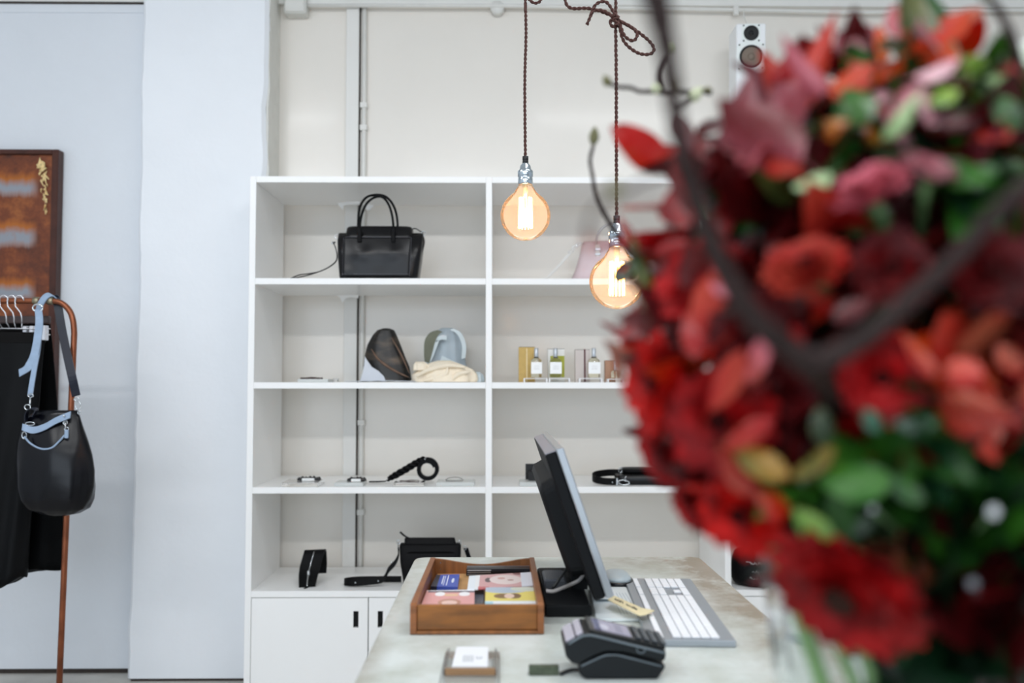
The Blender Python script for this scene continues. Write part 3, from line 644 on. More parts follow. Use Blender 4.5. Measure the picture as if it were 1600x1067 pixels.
# ============================================================ THIRD SHELF
z3 = ZS[2]
M_shiny = mat('black_beads', '#0f1013', .2, coat=.5)
slab(441, 497, 3.84, .16, .018, z3, 'large clear display block, leftmost on the third shelf')
slab(523, 568, 3.86, .12, .015, z3, 'frosted display block holding the second black bracelet', True)
slab(615, 663, 3.86, .1, .008, z3, 'lower of the two thin clear blocks stacked by the braided belt')
t_ = slab(615, 663, 3.8604, .1, .007, z3+.0085, 'upper of the two thin clear blocks stacked by the braided belt')
slab(682, 741, 3.86, .13, .016, z3, 'frosted display block, rightmost in the left compartment', True)
M_pw = mat('white_tape_tag', '#f1f2f0', .5)
def bracelet(x0, x1, Y, zb_, label, nb=16):
    xa, xb_ = at(x0, 650, Y).x, at(x1, 650, Y).x; cx = (xa+xb_)/2; rx = (xb_-xa)/2
    t = thing('bracelet', (cx, Y, zb_), label, 'bracelet', 'black bracelets on the third shelf')
    for k in range(nb):
        a = math.pi*2*k/nb; h = .009+.007*max(0, math.sin(a))+.003*math.sin(k*2.3)
        c0 = Vector((cx+rx*math.cos(a)*.9, Y+.022*math.sin(a), zb_+h*.6))
        obj('bead', MB().lathe(c0-Vector((0, 0, .007)), [(.001, 0), (.006, .003), (.0075, .007), (.006, .011), (.001, .014)], 8), M_shiny, t)
    obj('thread', MB().tube([Vector((cx+rx*.9*math.cos(a), Y+.022*math.sin(a), zb_+.006+.004*max(0, math.sin(a)))) for a in [2*math.pi*k/24 for k in range(25)]], .002, 5), M_shiny, t)
    obj('swing_tag', MB().cbox((cx-rx*.5, Y-.03, zb_+.0006), (cx+rx*.55, Y-.024, zb_+.012), .001), M_pw, t)
    return t
bracelet(466, 502, 3.92, z3+.0185, 'chunky black bracelet on the leftmost clear block')
bracelet(544, 572, 3.92, z3+.0155, 'chunky black bracelet on the frosted block beside the belt')
# braided belt rolled into a coil
bt = thing('braided_belt', (at(640, 750, 3.98).x, 3.98, z3), 'black braided leather belt rising from the shelf into a rolled coil', 'belt')
Yb = 3.97
def V3(px, py, Y=Yb): p = at(px, py, Y); p.z = z3+(755-py)*Y/F*1.0+.001; return p
mb = MB(); path = cr([V3(x, y) for x, y in [(606, 748.5), (615, 744), (628, 737), (640, 730), (652, 723), (662, 719)]], 8)
for s in (0, 1, 2):
    pth = [p+Vector((0, .008*math.cos(i*.42+s*2.1), .009*math.sin(i*.42+s*2.1))) for i, p in enumerate(path)]
    mb.tube(pth, [.003+.0055*min(1, i/12) for i in range(len(pth))], 7)
obj('braid', mb, M_leam, bt)
mb = MB(); mb.band([V3(x, y) for x, y in [(577, 752.5), (590, 752.5), (602, 752), (610, 747)]], (0, .012, 0), .004)
cc = V3(668, 733.5); R0 = .03; pts = []
for k in range(60):
    a = math.radians(115)-2*math.pi*k/26; r_ = .047-.018*k/60; pts.append(cc+Vector((r_*math.cos(a), .0, r_*math.sin(a)*1.0)))
mb.band(pts, (0, .015, 0), .0085)
obj('coil', mb, M_leam, bt)
obj('rivet', MB().lathe(V3(664, 717, Yb-.012), [(.0045, 0), (.0035, .003), (.0005, .004)], 10, (0, -1, .3)), M_chrome, bt)
bm_ = MB()
for i, (cxp, rx) in enumerate(((640, 15), (637, 11))):
    c0 = Vector((at(cxp, 700, 3.9).x, 3.9+.01*i, z3+.0165)); bm_.tube([c0+Vector((rx*.0027*math.cos(a), .018*math.sin(a), .002*math.sin(2*a)+.001)) for a in [2*math.pi*k/20 for k in range(21)]], .0012, 5)
tag(obj('bangle', bm_, M_tort), 'pair of thin dark wire bangles on the stacked clear blocks', 'bangle')
c0 = Vector((at(710, 700, 3.92).x, 3.92, z3+.017)); rr_ = MB().tube([c0+Vector((.036*math.cos(a), .02*math.sin(a), .001+.011*max(0, math.sin(a)))) for a in [2*math.pi*k/26 for k in range(27)]], .0013, 5)
tag(obj('bangle', rr_, mat('dark_silver', '#5b5856', .3, .9)), 'single thin silver wire bangle on the rightmost frosted block', 'bangle')
# right compartment: ring box, pouch with strap
slab(812, 862, 3.86, .13, .016, z3, 'frosted display block under the open black ring box', True)
rb = thing('ring_box', (at(835, 700, 3.95).x, 3.95, z3+.0165), 'small open black ring box on a display block', 'box'); xr = lambda p: at(p, 700, 3.93).x; M_box = mat('black_box_card', '#141416', .5)
obj('box_base', MB().cbox((xr(825.5), 3.92, z3+.0168), (xr(847), 3.97, z3+.055), .001), M_box, rb)
obj('box_lid', MB().cbox((xr(821.5), 3.972, z3+.0168), (xr(842), 3.985, z3+.082), .001), M_box, rb)
obj('ring', MB().tube([Vector((xr(834), 3.93, z3+.056))+Vector((.006*math.cos(a), 0, .004*math.sin(a))) for a in [2*math.pi*k/12 for k in range(13)]], .001, 5), M_chrome, rb)
pc = thing('belt_bag', (at(985, 750, 3.98).x, 3.98, z3), 'slim black leather pouch lying with its looped strap and silver clip, right compartment', 'bag')
x2 = lambda p, Y=3.93: at(p, 700, Y).x
def flatlow(l, r, Y, d, z0, z1_, e=5): return [sell((x2(l)+x2(r))/2, Y, z, (x2(r)-x2(l))/2-i, d-i, 28, e) for z, i in ((z0, .004), (z0+.004, 0), (z1_-.004, 0), (z1_, .004))]
obj('pouch', MB().loft(flatlow(962, 1065, 3.96, .07, z3+.0006, z3+.04)), M_lea, pc)
obj('flap', MB().loft([[p+Vector((0, .03, 0)) for p in r] for r in flatlow(975, 1060, 3.99, .06, z3+.041, z3+.06)]), M_leam, pc)
obj('strap', MB().band(cr([Vector((x2(x), Y, z3+.017+dz)) for x, Y, dz in [(962, 3.868, 0), (945, 3.872, .001), (930, 3.9, .005), (926.5, 3.95, .012), (935, 4.0, .018), (955, 4.03, .022), (975, 4.03, .022)]], 6), (0, 0, .0145), .004), M_leam, pc)
hk = MB().tube(cr([Vector((x2(x), 3.865, z3+dz)) for x, dz in [(962, .016), (968, .024), (978, .018), (979, .008), (970, .004), (963, .012)]], 5), .0022, 6).cbox((x2(959.5), 3.86, z3+.002), (x2(962), 3.87, z3+.032), .001)
hk.tube(cr([Vector((x2(x), 3.88, z3+dz)) for x, dz in [(976, .018), (974, .03), (976, .038)]], 4), .0018, 6)
hk.tube([Vector((x2(971), 3.97, z3+.055))+Vector((.007*math.cos(a), 0, .012*math.sin(a))) for a in [2*math.pi*k/12 for k in range(13)]], .0018, 6)
obj('clip', hk, M_chrome, pc)
obj('rivet', MB().lathe((x2(954), 3.868, z3+.014), [(.003, 0), (.003, .002), (.001, .003)], 8, (0, -1, 0)), M_chrome, pc)
# ============================================================ BOTTOM SHELF
z4 = ZS[3]
g4 = lambda px, py: gp(px, py, z4)
zw = thing('zip_pouch', (g4(483, 905).x, 3.98, z4), 'black folded zip pouch standing curled, open silver zip facing front', 'bag')
w0 = .041
Pz = [g4(480, 918)+Vector((0, 0, .005)), at(481, 905, 3.93), at(483, 893, 3.96), at(486.5, 878, 3.985), at(490, 866, 4.0), at(492, 860, 4.02), at(494, 862, 4.05), at(495, 880, 4.07), at(494, 896, 4.07)]
Pz[-1].z = max(Pz[-1].z, z4+.004)
cur = cr(Pz, 5)
obj('leather_fold', MB().band(cur, [(w0*(.78+.25*min(1, i/12)), .01, 0) for i in range(len(cur))], .006), M_leam, zw)
fr_ = [p+Vector((0, -.0045, .001)) for p in cur[:24]]
obj('zip', MB().tube(fr_, [.0032 if i < 11 else .0018 for i in range(len(fr_))], 6), M_chrome, zw)
obj('zip_slider', MB().cbox((fr_[9].x-.006, fr_[9].y-.006, fr_[9].z-.014), (fr_[9].x+.006, fr_[9].y+.001, fr_[9].z+.012), .002), M_chrome, zw)
pt_ = g4(476, 920); obj('zip_pull', MB().band([pt_+Vector((0, 0, .002)), pt_+Vector((.006, .02, .002)), pt_+Vector((.012, .05, .008))], (.004, 0, 0), .003), M_leam, zw)
obj('inner_wall', MB().solid_grid(lambda u, v: Vector((g4(498+12*u, 890).x, 4.0+.05*math.sin(u*3), z4+.002+.1*v*(1-.3*u))), 6, 3, (.003, .004, 0)), M_leam, zw)
# crossbody bag
Yc = 3.93
xc = lambda px: at(px, 850, Yc).x; hc = lambda py: at(700, py, Yc).z
cb = thing('crossbody_bag', (xc(675), Yc, z4), 'flat black crossbody bag with zip top and strap trailing left, half hidden by the tray', 'bag')
def cring(z, l, r, d, e=6): return sell((xc(l)+xc(r))/2, Yc, z, (xc(r)-xc(l))/2, d, 32, e)
obj('bag_body', MB().loft([cring(z4+.0006, 634, 716, .035), cring(z4+.006, 632, 718, .04), cring(z4+.1, 626, 720, .038), cring(hc(852), 624.5, 720.5, .028), cring(hc(848.5), 626, 719, .02)]), M_leam, cb)
obj('top_flap', MB().loft([cring(hc(862), 631, 716, .034), cring(hc(850), 632, 713, .02), cring(hc(841.5), 632, 711, .012), cring(hc(840), 633, 710, .009)]), M_leam, cb)
obj('zip_pull', MB().tube(cr([at(x, y, Yc-.01) for x, y in [(640, 841), (632, 837), (625, 831)]], 5), [.0035]*5+[.0045]*6, 6), M_leam, cb)
sb = MB().band(cr([Vector((xc(x), Y, zz)) for x, Y, zz in [(622, 3.93, hc(852)), (623, 3.925, hc(866)), (618, 3.92, hc(878)), (608, 3.915, hc(889)), (600, 3.91, z4+.03), (580, 3.9, z4+.022), (555, 3.9, z4+.017), (541, 3.92, z4+.016), (540.5, 3.95, z4+.016), (560, 3.97, z4+.017), (600, 3.97, z4+.018), (626, 3.96, z4+.02)]], 5), (0, .003, .0125), .005)
obj('shoulder_strap', sb, M_leam, cb)
obj('shoulder_strap', MB().band(cr([at(x, y, Yc) for x, y in [(728, 856), (731, 866), (736, 880), (738, 895)]], 4), (.008, .006, 0), .004), M_leam, cb)
hd = MB()
for x, y in ((622, 847), (624, 852), (718, 847), (726, 856)): hd.tube([at(x, y, Yc-.005)+Vector((.006*math.cos(a), 0, .009*math.sin(a))) for a in [2*math.pi*k/12 for k in range(13)]], .0016, 5)
for x, Y, z in ((558, 3.897, z4+.02), (593, 3.9, z4+.026), (613, 3.912, hc(877))): hd.lathe((xc(x), Y-.003, z), [(.003, 0), (.003, .0025), (.001, .003)], 8, (0, -1, 0))
obj('ring', hd, M_chrome, cb)
# printed pouch, third compartment
Yr = 3.93
bp_ = thing('printed_bag', (at(1190, 900, Yr).x, Yr, z4), 'soft black bag with rows of white script, on the cabinet right of the counter', 'bag')
xr_ = lambda px: at(px, 900, Yr).x
rg = [sell(xr_(1200), Yr+.02, z4+z, (xr_(1255)-xr_(1145))/2*q, .1*q2, 36, 2.6) for z, q, q2 in ((.001, .8, .7), (.008, .93, .9), (.03, 1, 1), (.07, 1, .95), (.11, .97, .8), (.14, .9, .5), (.155, .8, .2))]
obj('bag_body', MB().loft(rg), M_leam, bp_)
sq = MB(); rnd = random.Random(5)
for row, (zz, a0, a1) in enumerate(((.098, 1160, 1240), (.066, 1168, 1240), (.034, 1165, 1230))):
    x = a0; 
    while x < a1:
        w__ = rnd.uniform(2, 5); 
        cxr = xr_(1200); ax = (xr_(1255)-xr_(1145))/2
        def onb(px, z): 
            X = xr_(px); q = min(.999, abs((X-cxr)/ax)); dd = .1*(1-q**2.6)**(1/2.6); return Vector((X, Yr+.02-dd-.0016, z4+z))
        pts = [onb(x+w__*k/4, zz+rnd.uniform(-.006, .006)-(.01 if row != 1 else 0)*((x-a0)/(a1-a0)-.5)) for k in range(5)]
        sq.tube(pts, .0012, 4); x += w__+rnd.uniform(.6, 1.6)
obj('white_script', sq, mat('white_print', '#d6dbdb', .6), bp_)
# ============================================================ RUSTED PANEL
def rust():
    m = bpy.data.materials.new('rusted_steel'); m.use_nodes = True; nt = m.node_tree; N = nt.nodes; L = nt.links; b = N['Principled BSDF']
    tc = N.new('ShaderNodeTexCoord'); n = N.new('ShaderNodeTexNoise'); n.inputs['Scale'].default_value = 4.5; n.inputs['Detail'].default_value = 14; n.inputs['Roughness'].default_value = .75; L.new(tc.outputs['Object'], n.inputs[0])
    r = N.new('ShaderNodeValToRGB'); e = r.color_ramp.elements; e[0].position = .35; e[0].color = C('#3d1e12'); e[1].position = .7; e[1].color = C('#a86430'); e.new(.52).color = C('#74391a'); L.new(n.outputs[0], r.inputs[0])
    sp = N.new('ShaderNodeSeparateXYZ'); L.new(tc.outputs['Generated'], sp.inputs[0])
    mp = N.new('ShaderNodeMapping'); mp.inputs['Scale'].default_value = (34, 1, 3); L.new(tc.outputs['Object'], mp.inputs[0])
    n2 = N.new('ShaderNodeTexNoise'); n2.inputs['Scale'].default_value = 1; n2.inputs['Detail'].default_value = 5; L.new(mp.outputs[0], n2.inputs[0])
    def M(op, *a):
        q = N.new('ShaderNodeMath'); q.operation = op
        for i, v in enumerate(a):
            if isinstance(v, (int, float)): q.inputs[i].default_value = v
            else: L.new(v, q.inputs[i])
        return q.outputs[0]
    zj = M('ADD', sp.outputs[2], M('MULTIPLY', M('SUBTRACT', n2.outputs[0], .5), .035))
    def band(zc, hw, soft): # grey bare-metal patches with a crisp upper edge
        d = M('SUBTRACT', zj, zc); return M('MULTIPLY', M('SMOOTH_MIN', M('MAXIMUM', M('DIVIDE', M('SUBTRACT', hw, M('ABSOLUTE', d)), soft), 0), 1, .1), 1)
    prev = r.outputs[0]
    xlim = M('MINIMUM', M('MAXIMUM', M('MULTIPLY', M('SUBTRACT', .915, sp.outputs[0]), 22), 0), 1)
    for zc, hw in BANDS:
        for dz, hw2, col, k in ((.012, hw*1.3, '#b8691d', .7), (0, hw, '#8b97a2', .9)):
            f = M('MULTIPLY', M('MULTIPLY', M('MINIMUM', M('MULTIPLY', band(zc+dz, hw2, .028), 1), k), xlim), M('MINIMUM', M('MULTIPLY', M('SUBTRACT', .72, n.outputs[0]), 6), 1))
            mx = N.new('ShaderNodeMix'); mx.data_type = 'RGBA'; mx.clamp_factor = True; L.new(f, mx.inputs['Factor']); L.new(prev, mx.inputs['A']); mx.inputs['B'].default_value = C(col); prev = mx.outputs['Result']
    L.new(prev, b.inputs['Base Color']); b.inputs['Roughness'].default_value = .42; b.inputs['Metallic'].default_value = .25
    bp = N.new('ShaderNodeBump'); bp.inputs['Strength'].default_value = .3; bp.inputs['Distance'].default_value = .003; L.new(n.outputs[0], bp.inputs['Height']); L.new(bp.outputs[0], b.inputs['Normal'])
    return m
fY = LY-.05
xR = at(88.5, 400, fY).x; zT = at(60, 233.5, fY).z; zB = at(60, 760, fY).z; xL = xR-.98
zf = lambda py: (at(60, py, fY).z-zB)/(zT-zB)
BANDS = [(zf(291), .030), (zf(369), .034), (zf(457), .030), (zf(600), .03)]
M_fr = mat('brown_steel_frame', '#46251b', .4, .3, var=.25, vscale=15, bump=.2)
rp = thing('framed_rust_panel', ((xR+xL)/2, fY+.02, zB), 'rust-streaked steel panel in a dark brown frame on the left wall', 'panel')
obj('steel_sheet', MB().box((xL+.01, fY+.012, zB+.01), (xR-.01, fY+.02, zT-.01)), rust(), rp)
fw = .03
obj('frame_bar', MB().cbox((xR-.03, fY-.004, zB), (xR, LY-.002, zT), .002), M_fr, rp); obj('frame_bar', MB().cbox((xL, fY-.004, zB), (xL+.03, LY-.002, zT), .002), M_fr, rp)
obj('frame_bar', MB().cbox((xL+.03, fY-.004, zT-.022), (xR-.03, LY-.002, zT), .002), M_fr, rp); obj('frame_bar', MB().cbox((xL+.03, fY-.004, zB), (xR-.03, LY-.002, zB+.022), .002), M_fr, rp)
pe = MB(); rnd = random.Random(8); M_peel = mat('peeling_varnish', '#e6c98e', .35, var=.3, vscale=60)
for i in range(34):
    t = i/33; cx = 66+6*t+rnd.uniform(-5, 5)*(1-.6*t); cy = 254+80*t
    p = at(cx, cy, fY+.008); s = rnd.uniform(.012, .023)*(1-.6*t)
    pe.add([p+Vector((rnd.uniform(-s, s), rnd.uniform(-.008, .002), rnd.uniform(-s, s)*1.6)) for _ in range(4)], [(0, 1, 2), (0, 2, 3), (0, 3, 1)])
obj('peeling_paint', pe, M_peel, rp)['kind'] = 'stuff'
# ============================================================ COPPER RACK
M_cop = mat('aged_copper', '#8c5238', .33, .7, var=.3, vscale=12)
RY = 3.45
rk = thing('clothes_rack', (at(95, 1000, RY).x, RY, 0), 'copper pipe clothes rack with rounded corner on the left', 'clothes rack')
zR = at(60, 470, RY).z
cpt = [Vector((-3.3, RY, zR)), Vector((at(60, 470, RY).x, RY, zR))]+[at(x, y, RY) for x, y in [(88, 471), (101, 477), (110, 488), (114.5, 503), (116, 520)]]
foot = Vector((at(93, 1067, RY).x-.005, RY, .0)); 
mb = MB().tube([cpt[0]]+cr([cpt[1]-Vector((.08, 0, 0))]+cpt[1:], 6)+[cpt[-1].lerp(foot, t) for t in (.3, .6, 1)], .0108, 14)
obj('pipe_frame', mb, M_cop, rk)
obj('pipe_leg', MB().tube([(-3.3, RY, zR+.011), (-3.32, RY, 0)], .0108, 14), M_cop, rk)
obj('pipe_foot', MB().tube([(foot.x, RY-.2, .011), (foot.x, RY+.2, .011)], .0108, 12), M_cop, rk)
ft = MB()
for x in (57, 79): ft.tube([Vector((at(x-5, 470, RY).x, RY, zR)), Vector((at(x-4, 470, RY).x, RY, zR)), Vector((at(x+4, 470, RY).x, RY, zR)), Vector((at(x+5, 470, RY).x, RY, zR))], [.0115, .0145, .0145, .0115], 14)
obj('pipe_fitting', ft, mat('soldered_joint', '#8e8671', .4, .8, var=.2), rk)
# hangers + skirts
M_wire = mat('white_wire', '#dcdce0', .25, .6)
zbar = at(40, 513, RY).z
M_skirt = mat('black_coated_skirt', '#08090b', .55, spec=.15, bump=.25, bscale=12)
M_skirt2 = mat('black_wool_skirt', '#060708', .8, spec=.1, bump=.2, bscale=30)
def hanger(px, dx, lab):
    X = at(px, 470, RY).x
    t = thing('skirt_hanger', (X, RY, zbar), lab, 'hanger', 'wire clip hangers on the copper rack')
    c0 = Vector((X, RY, zR))
    arc = [c0+Vector((-.004, .015*math.cos(a), .0185*math.sin(a)))  for a in [math.radians(d) for d in range(-40, 181, 20)]]
    # hook bends over the pipe, slightly turned so that its curve shows
    hook = [c0+Vector((.016*math.cos(a), -.0155+.0155*(1-math.sin(a))*.2, .0185*math.sin(a))) for a in [math.radians(d) for d in range(0, 200, 20)]]
    obj('hook', MB().tube(hook+[c0+Vector((-.012, -.016, -.022)), c0+Vector((.006, -.014, -.045)), c0+Vector((.010, -.012, -.062)), Vector((X+.010, RY-.01, zR-.085))], .0021, 8), M_wire, t)
    obj('wire_bar', MB().tube([(X+.01-.17, RY-.01+dx, zbar), (X+.01+.105, RY-.01+dx, zbar-.002)], .0018, 6).tube([(X+.01-.17, RY-.01+dx, zbar-.02), (X+.01+.105, RY-.01+dx, zbar-.024)], .0018, 6).tube([(X+.01, RY-.01, zR-.08), (X+.01, RY-.01+dx, zbar)], .0018, 6), M_wire, t)
    for s in (-.15, .085): obj('clip', MB().cbox((X+.01+s-.008, RY-.022+dx, zbar-.045), (X+.01+s+.008, RY+.004+dx, zbar+.01), .002), M_wire, t)
    return t
hanger(33, -.0, 'wire clip hanger nearest the blue strap on the copper rail'); hanger(21, .012, 'second wire clip hanger from the blue strap'); hanger(9, .024, 'third wire clip hanger from the blue strap'); hanger(-4, .036, 'wire clip hanger at the left picture edge, fourth from the strap')
def skirt(nm, xl, xr, top, hem, Y, m, label, pl=9, flare=1.0, waist=None):
    """xl,xr at top and hem (px); pleated front and back with slight flare"""
    z0 = at(60, top, Y).z; rings = []; n = 90; NV = 26
    for j in range(NV+1):
        v = j/NV
        l = xl[0]*(1-v)+xl[1]*v; r = xr[0]*(1-v**.8)+xr[1]*v**.8; l, r = at(l, 700, Y).x, at(r, 700, Y).x
        ring = []
        for k in range(n):
            t = 2*math.pi*k/n; c_, s_ = math.cos(t), math.sin(t); fx = (c_+1)/2
            zh = at(60, hem[0]*(1-fx)+hem[1]*fx, Y).z
            zh += (.012*math.sin(pl*t*.5)) if v > .9 else 0
            z = z0+(zh-z0)*v
            d = (.018+.05*v*flare)*(1+.0*s_)+(.012*v*math.sin(pl*t+2*v))
            ring.append(Vector(((l+r)/2+(r-l)/2*math.copysign(abs(c_)**.8, c_), Y+d*s_, z)))
        rings.append(ring)
    t = thing(nm, ((at(xl[1], 700, Y).x+at(xr[1], 700, Y).x)/2, Y, rings[-1][0].z), label, 'skirt')
    obj('fabric', MB().loft(rings, True), m, t)
    wb = [[Vector((q.x, q.y+(.004 if q.y > Y else -.004), q.z+dz)) for q in rings[0]] for dz in (-.035, .004)]
    obj('waistband', MB().loft(wb, False), mat('waistband_cloth', '#100f0f', .8, spec=.15), t)
    return t
skirt('pleated_skirt', (-60, -110), (67, 47), 521, (935, 902), RY, M_skirt, 'front long black coated skirt with stepped hem, hanging by clips', 9)
skirt('pleated_skirt', (-40, -60), (74, 107), 508, (905, 884), RY+.10, M_skirt2, 'rear black skirt reaching furthest right, behind the hobo bag', 8, .8)
tag(obj('hanger_bar', MB().cbox((at(-40, 500, RY+.02).x, RY+.012, at(0, 505, RY).z), (at(78, 500, RY+.02).x, RY+.03, at(0, 493, RY).z), .003), mat('dark_hanger_wood', '#3a2d2c', .5)), 'dark flat trouser bar hanging below the hooks on the rack', 'hanger')
# ============================================================ HOBO BAG
HY = RY-.155
M_pat = mat('black_glazed_leather', '#03040a', .27, spec=.35, bump=.45, bscale=5)
M_blue = mat('blue_grey_leather', '#8fa3bb', .5, var=.08, vscale=40); M_navy = mat('navy_black_leather', '#131826', .4)
hb_ = thing('hobo_bag', (at(88, 800, HY).x, HY, at(88, 805, HY).z), 'slouchy black glazed leather bag with blue-grey straps hung on the rack', 'bag')
prof = [(805, 84, 108, .35), (802, 66, 122, .55), (794, 46, 136, .8), (780, 36, 143, .95), (760, 30, 146.5, 1), (735, 29.5, 146, 1), (710, 31, 142, .95), (690, 33, 137, .85), (670, 37, 131, .7), (655, 42, 127, .55), (645, 52, 124, .42), (641, 66, 121, .3)]
rings = []
PRF = []
for a, b in zip(prof, prof[1:]):
    for k in range(3): t = k/3; PRF.append([a[q]*(1-t)+b[q]*t for q in range(4)])
PRF.append(list(prof[-1]))
for i, (py, l, r, d) in enumerate(PRF):
    v = i/(len(PRF)-1)
    x0, x1 = at(l, py, HY).x, at(r, py, HY).x; z = at(88, py, HY).z
    rings.append(sell((x0+x1)/2, HY, z, (x1-x0)/2, .075*d, 48, 2.2, lambda t: 1+.04*math.sin(5*t+4*v)+.035*math.sin(9*t-7*v)*math.sin(3*v+1)))
obj('bag_body', MB().loft(rings), M_pat, hb_)
def hp(x, y, dY=-.06): return at(x, y, HY+dY)
obj('handle', MB().band(cr([hp(x, y) for x, y in [(35, 667), (52, 672), (70, 667), (88, 657), (110, 648)]], 6), (0, .002, .0115), .005), M_blue, hb_)
obj('thin_strap', MB().tube(cr([hp(x, y, -.068) for x, y in [(38, 682), (48, 693), (64, 701), (80, 700), (92, 690), (101, 680)]], 6), .0035, 6), M_blue, hb_)
sl = MB()
sl.band(cr([at(60, 485, RY-.03), at(63, 476, RY-.02), at(71, 464, RY-.012), at(80, 460.5, RY), at(88, 468, RY+.014)], 5), (.011, -.004, -.006), .004)
sl.band(cr([at(60, 484, RY-.045), at(61.5, 500, RY-.075), at(60, 520, RY-.09), at(56, 545, RY-.10), at(51, 562, RY-.105), at(43, 575, RY-.11), at(30, 583, RY-.112)], 5), [(.0135*min(1, (31-i)/8), 0, -.001-.012*(i/30)**3) for i in range(31)], .004)
sl.band(cr([at(60, 505, RY-.07), at(60, 540, RY-.09), at(54, 575, RY-.115), at(49, 605, RY-.14), at(47, 618, HY-.02)], 5), (.009, 0, .001), .004)
obj('shoulder_strap', sl, M_blue, hb_)
obj('rear_strap', MB().band(cr([at(82, 462, RY+.004), at(89, 470, RY+.015), at(96, 510, RY), at(105, 555, RY-.04), at(114, 595, RY-.08), at(119, 618, HY)], 5), (.014, .002, .004), .004), M_navy, hb_)
hw2 = MB()
def ringp(x, y, rx, rz, dY=-.05, r=.002): hw2.tube([hp(x, y, dY)+Vector((rx*math.cos(a), 0, rz*math.sin(a))) for a in [2*math.pi*k/14 for k in range(15)]], r, 6)
ringp(59, 481, .0185, .0135, RY-.048-HY, .003); ringp(48, 618, .009, .006, -.03); ringp(43, 636, .010, .009); ringp(47, 662, .016, .006); ringp(38, 680, .008, .012); ringp(120, 624, .010, .005, -.01); ringp(122, 634, .009, .014, -.01); ringp(124, 645, .006, .005, -.02)
ringp(102, 660, .007, .007); ringp(104, 670, .007, .006)
hw2.tube([hp(47.5, 620, -.03), hp(46.5, 634, -.04)], .0028, 6).tube([hp(101, 655), hp(103, 676)], .002, 6)
obj('hardware', hw2, M_chrome, hb_)
obj('stud', MB().lathe(hp(100, 650, -.066), [(.004, 0), (.003, .002), (.001, .003)], 8, (0, -1, 0)).lathe(hp(55, 531, RY-.06-HY), [(.004, 0), (.003, .002), (.001, .003)], 8, (0, -1, 0)), M_chrome, hb_)
obj('snap_tab', MB().cbox(tuple(hp(100, 685, -.07)), tuple(hp(108, 671, -.062)), .002), M_blue, hb_)
obj('strap_tab', MB().band(cr([hp(41, 658, -.03), hp(42, 645, -.035), hp(48, 638, -.045), hp(57, 640, -.05), hp(52, 650, -.05)], 5), (0, .012, .002), .003), M_navy, hb_)
tb = MB()
ch = hp(96, 482, 0)
# ============================================================ COUNTER OBJECTS
z = CT
M_wood = mat('honey_wood', '#84502a', .42, var=.35, vscale=5, bump=.08, bscale=60, stretch=(1.2, 1.2, 14))
M_woodx = mat('honey_wood_side', '#85532a', .42, var=.35, vscale=5, stretch=(14, 1.2, 1.2))
tX0, tX1, tY0, tY1 = gp(641, 991, z).x, gp(850.5, 994, z).x, gp(745, 992, z).y, 1.935
tr = thing('wooden_tray', ((tX0+tX1)/2, (tY0+tY1)/2, z), 'honey-brown wooden drawer tray holding printed cards on the counter', 'tray')
th = .0105; h0 = .050
def sidep(x):
    pts = [(tY0, z+.001), (tY0, z+.047), (tY0+.004, z+.05), (tY1-.02, z+.0435), (tY1, z+.0435), (tY1, z+.001)]
    return MB().prism([Vector((x, a, b)) for a, b in pts], (th, 0, 0))
obj('side_board', sidep(tX0), M_wood, tr, bevel=.001); obj('side_board', sidep(tX1-th), M_wood, tr, bevel=.001)
obj('front_board', MB().cbox((tX0+th, tY0+.004, z+.007), (tX1-th, tY0+.013, z+.046), .001), mat('honey_wood_front', '#85521f', .4, var=.45, vscale=6, stretch=(1.6, 1, 9), bump=.1, bscale=60), tr)
obj('front_lip', MB().cbox((tX0+th, tY0-.001, z+.001), (tX1-th, tY0+.012, z+.0065), .001), M_woodx, tr)
bk = [Vector((tX0+th+(tX1-tX0-2*th)*u, tY1-.012, z+.0425-.012*math.sin(math.pi*u)**1.5)) for u in [k/20 for k in range(21)]]
obj('back_board', MB().prism([Vector((tX0+th, tY1-.012, z+.001))]+bk+[Vector((tX1-th, tY1-.012, z+.001))], (0, .009, 0)), M_woodx, tr)
obj('tray_base', MB().box((tX0+th, tY0+.012, z+.0012), (tX1-th, tY1-.012, z+.006)), mat('tray_base_wood', '#b58856', .5, var=.15), tr)
ns = MB()
for zz in (.035, .022): ns.lathe((tX0+th+.0115, tY1-.0125, z+zz), [(.0016, 0), (.001, .001)], 6, (0, -1, 0))
obj('nail', ns, M_chrome, tr)
def card(name, pxs, zt_, h, m, label, group, cat='card', sub=None):
    """pxs: far-left, far-right, near-right, near-left pixels of the top face"""
    q = [gp(x, y, zt_) for x, y in pxs]; mb = MB(); lo = [p-Vector((0, 0, h)) for p in q]
    mb.add(lo+q, [(3, 2, 1, 0), (4, 5, 6, 7), (0, 1, 5, 4), (1, 2, 6, 5), (2, 3, 7, 6), (3, 0, 4, 7)])
    return tag(obj(name, mb, m), label, cat, group)
zc_ = z+.030
P_face = print_mat('print_pink_face', '#d9a6a6', [('r', .06, .5, .07, .6, '#e9eef4'), ('r', .14, .5, .03, .6, '#f0f0f2'), ('e', .2, .95, .08, .12, '#c8323a'), ('r', .24, .06, .08, .1, '#c9686a'), ('e', .30, .52, .05, .13, '#5d4a4e'), ('e', .57, .55, .25, .27, '#f0dcd8'), ('e', .5, .62, .06, .06, '#d9a8a0'), ('e', .64, .52, .05, .04, '#b98880'), ('e', .78, .9, .1, .08, '#7a2a34'), ('r', .9, .55, .1, .6, '#e6e8f2')])
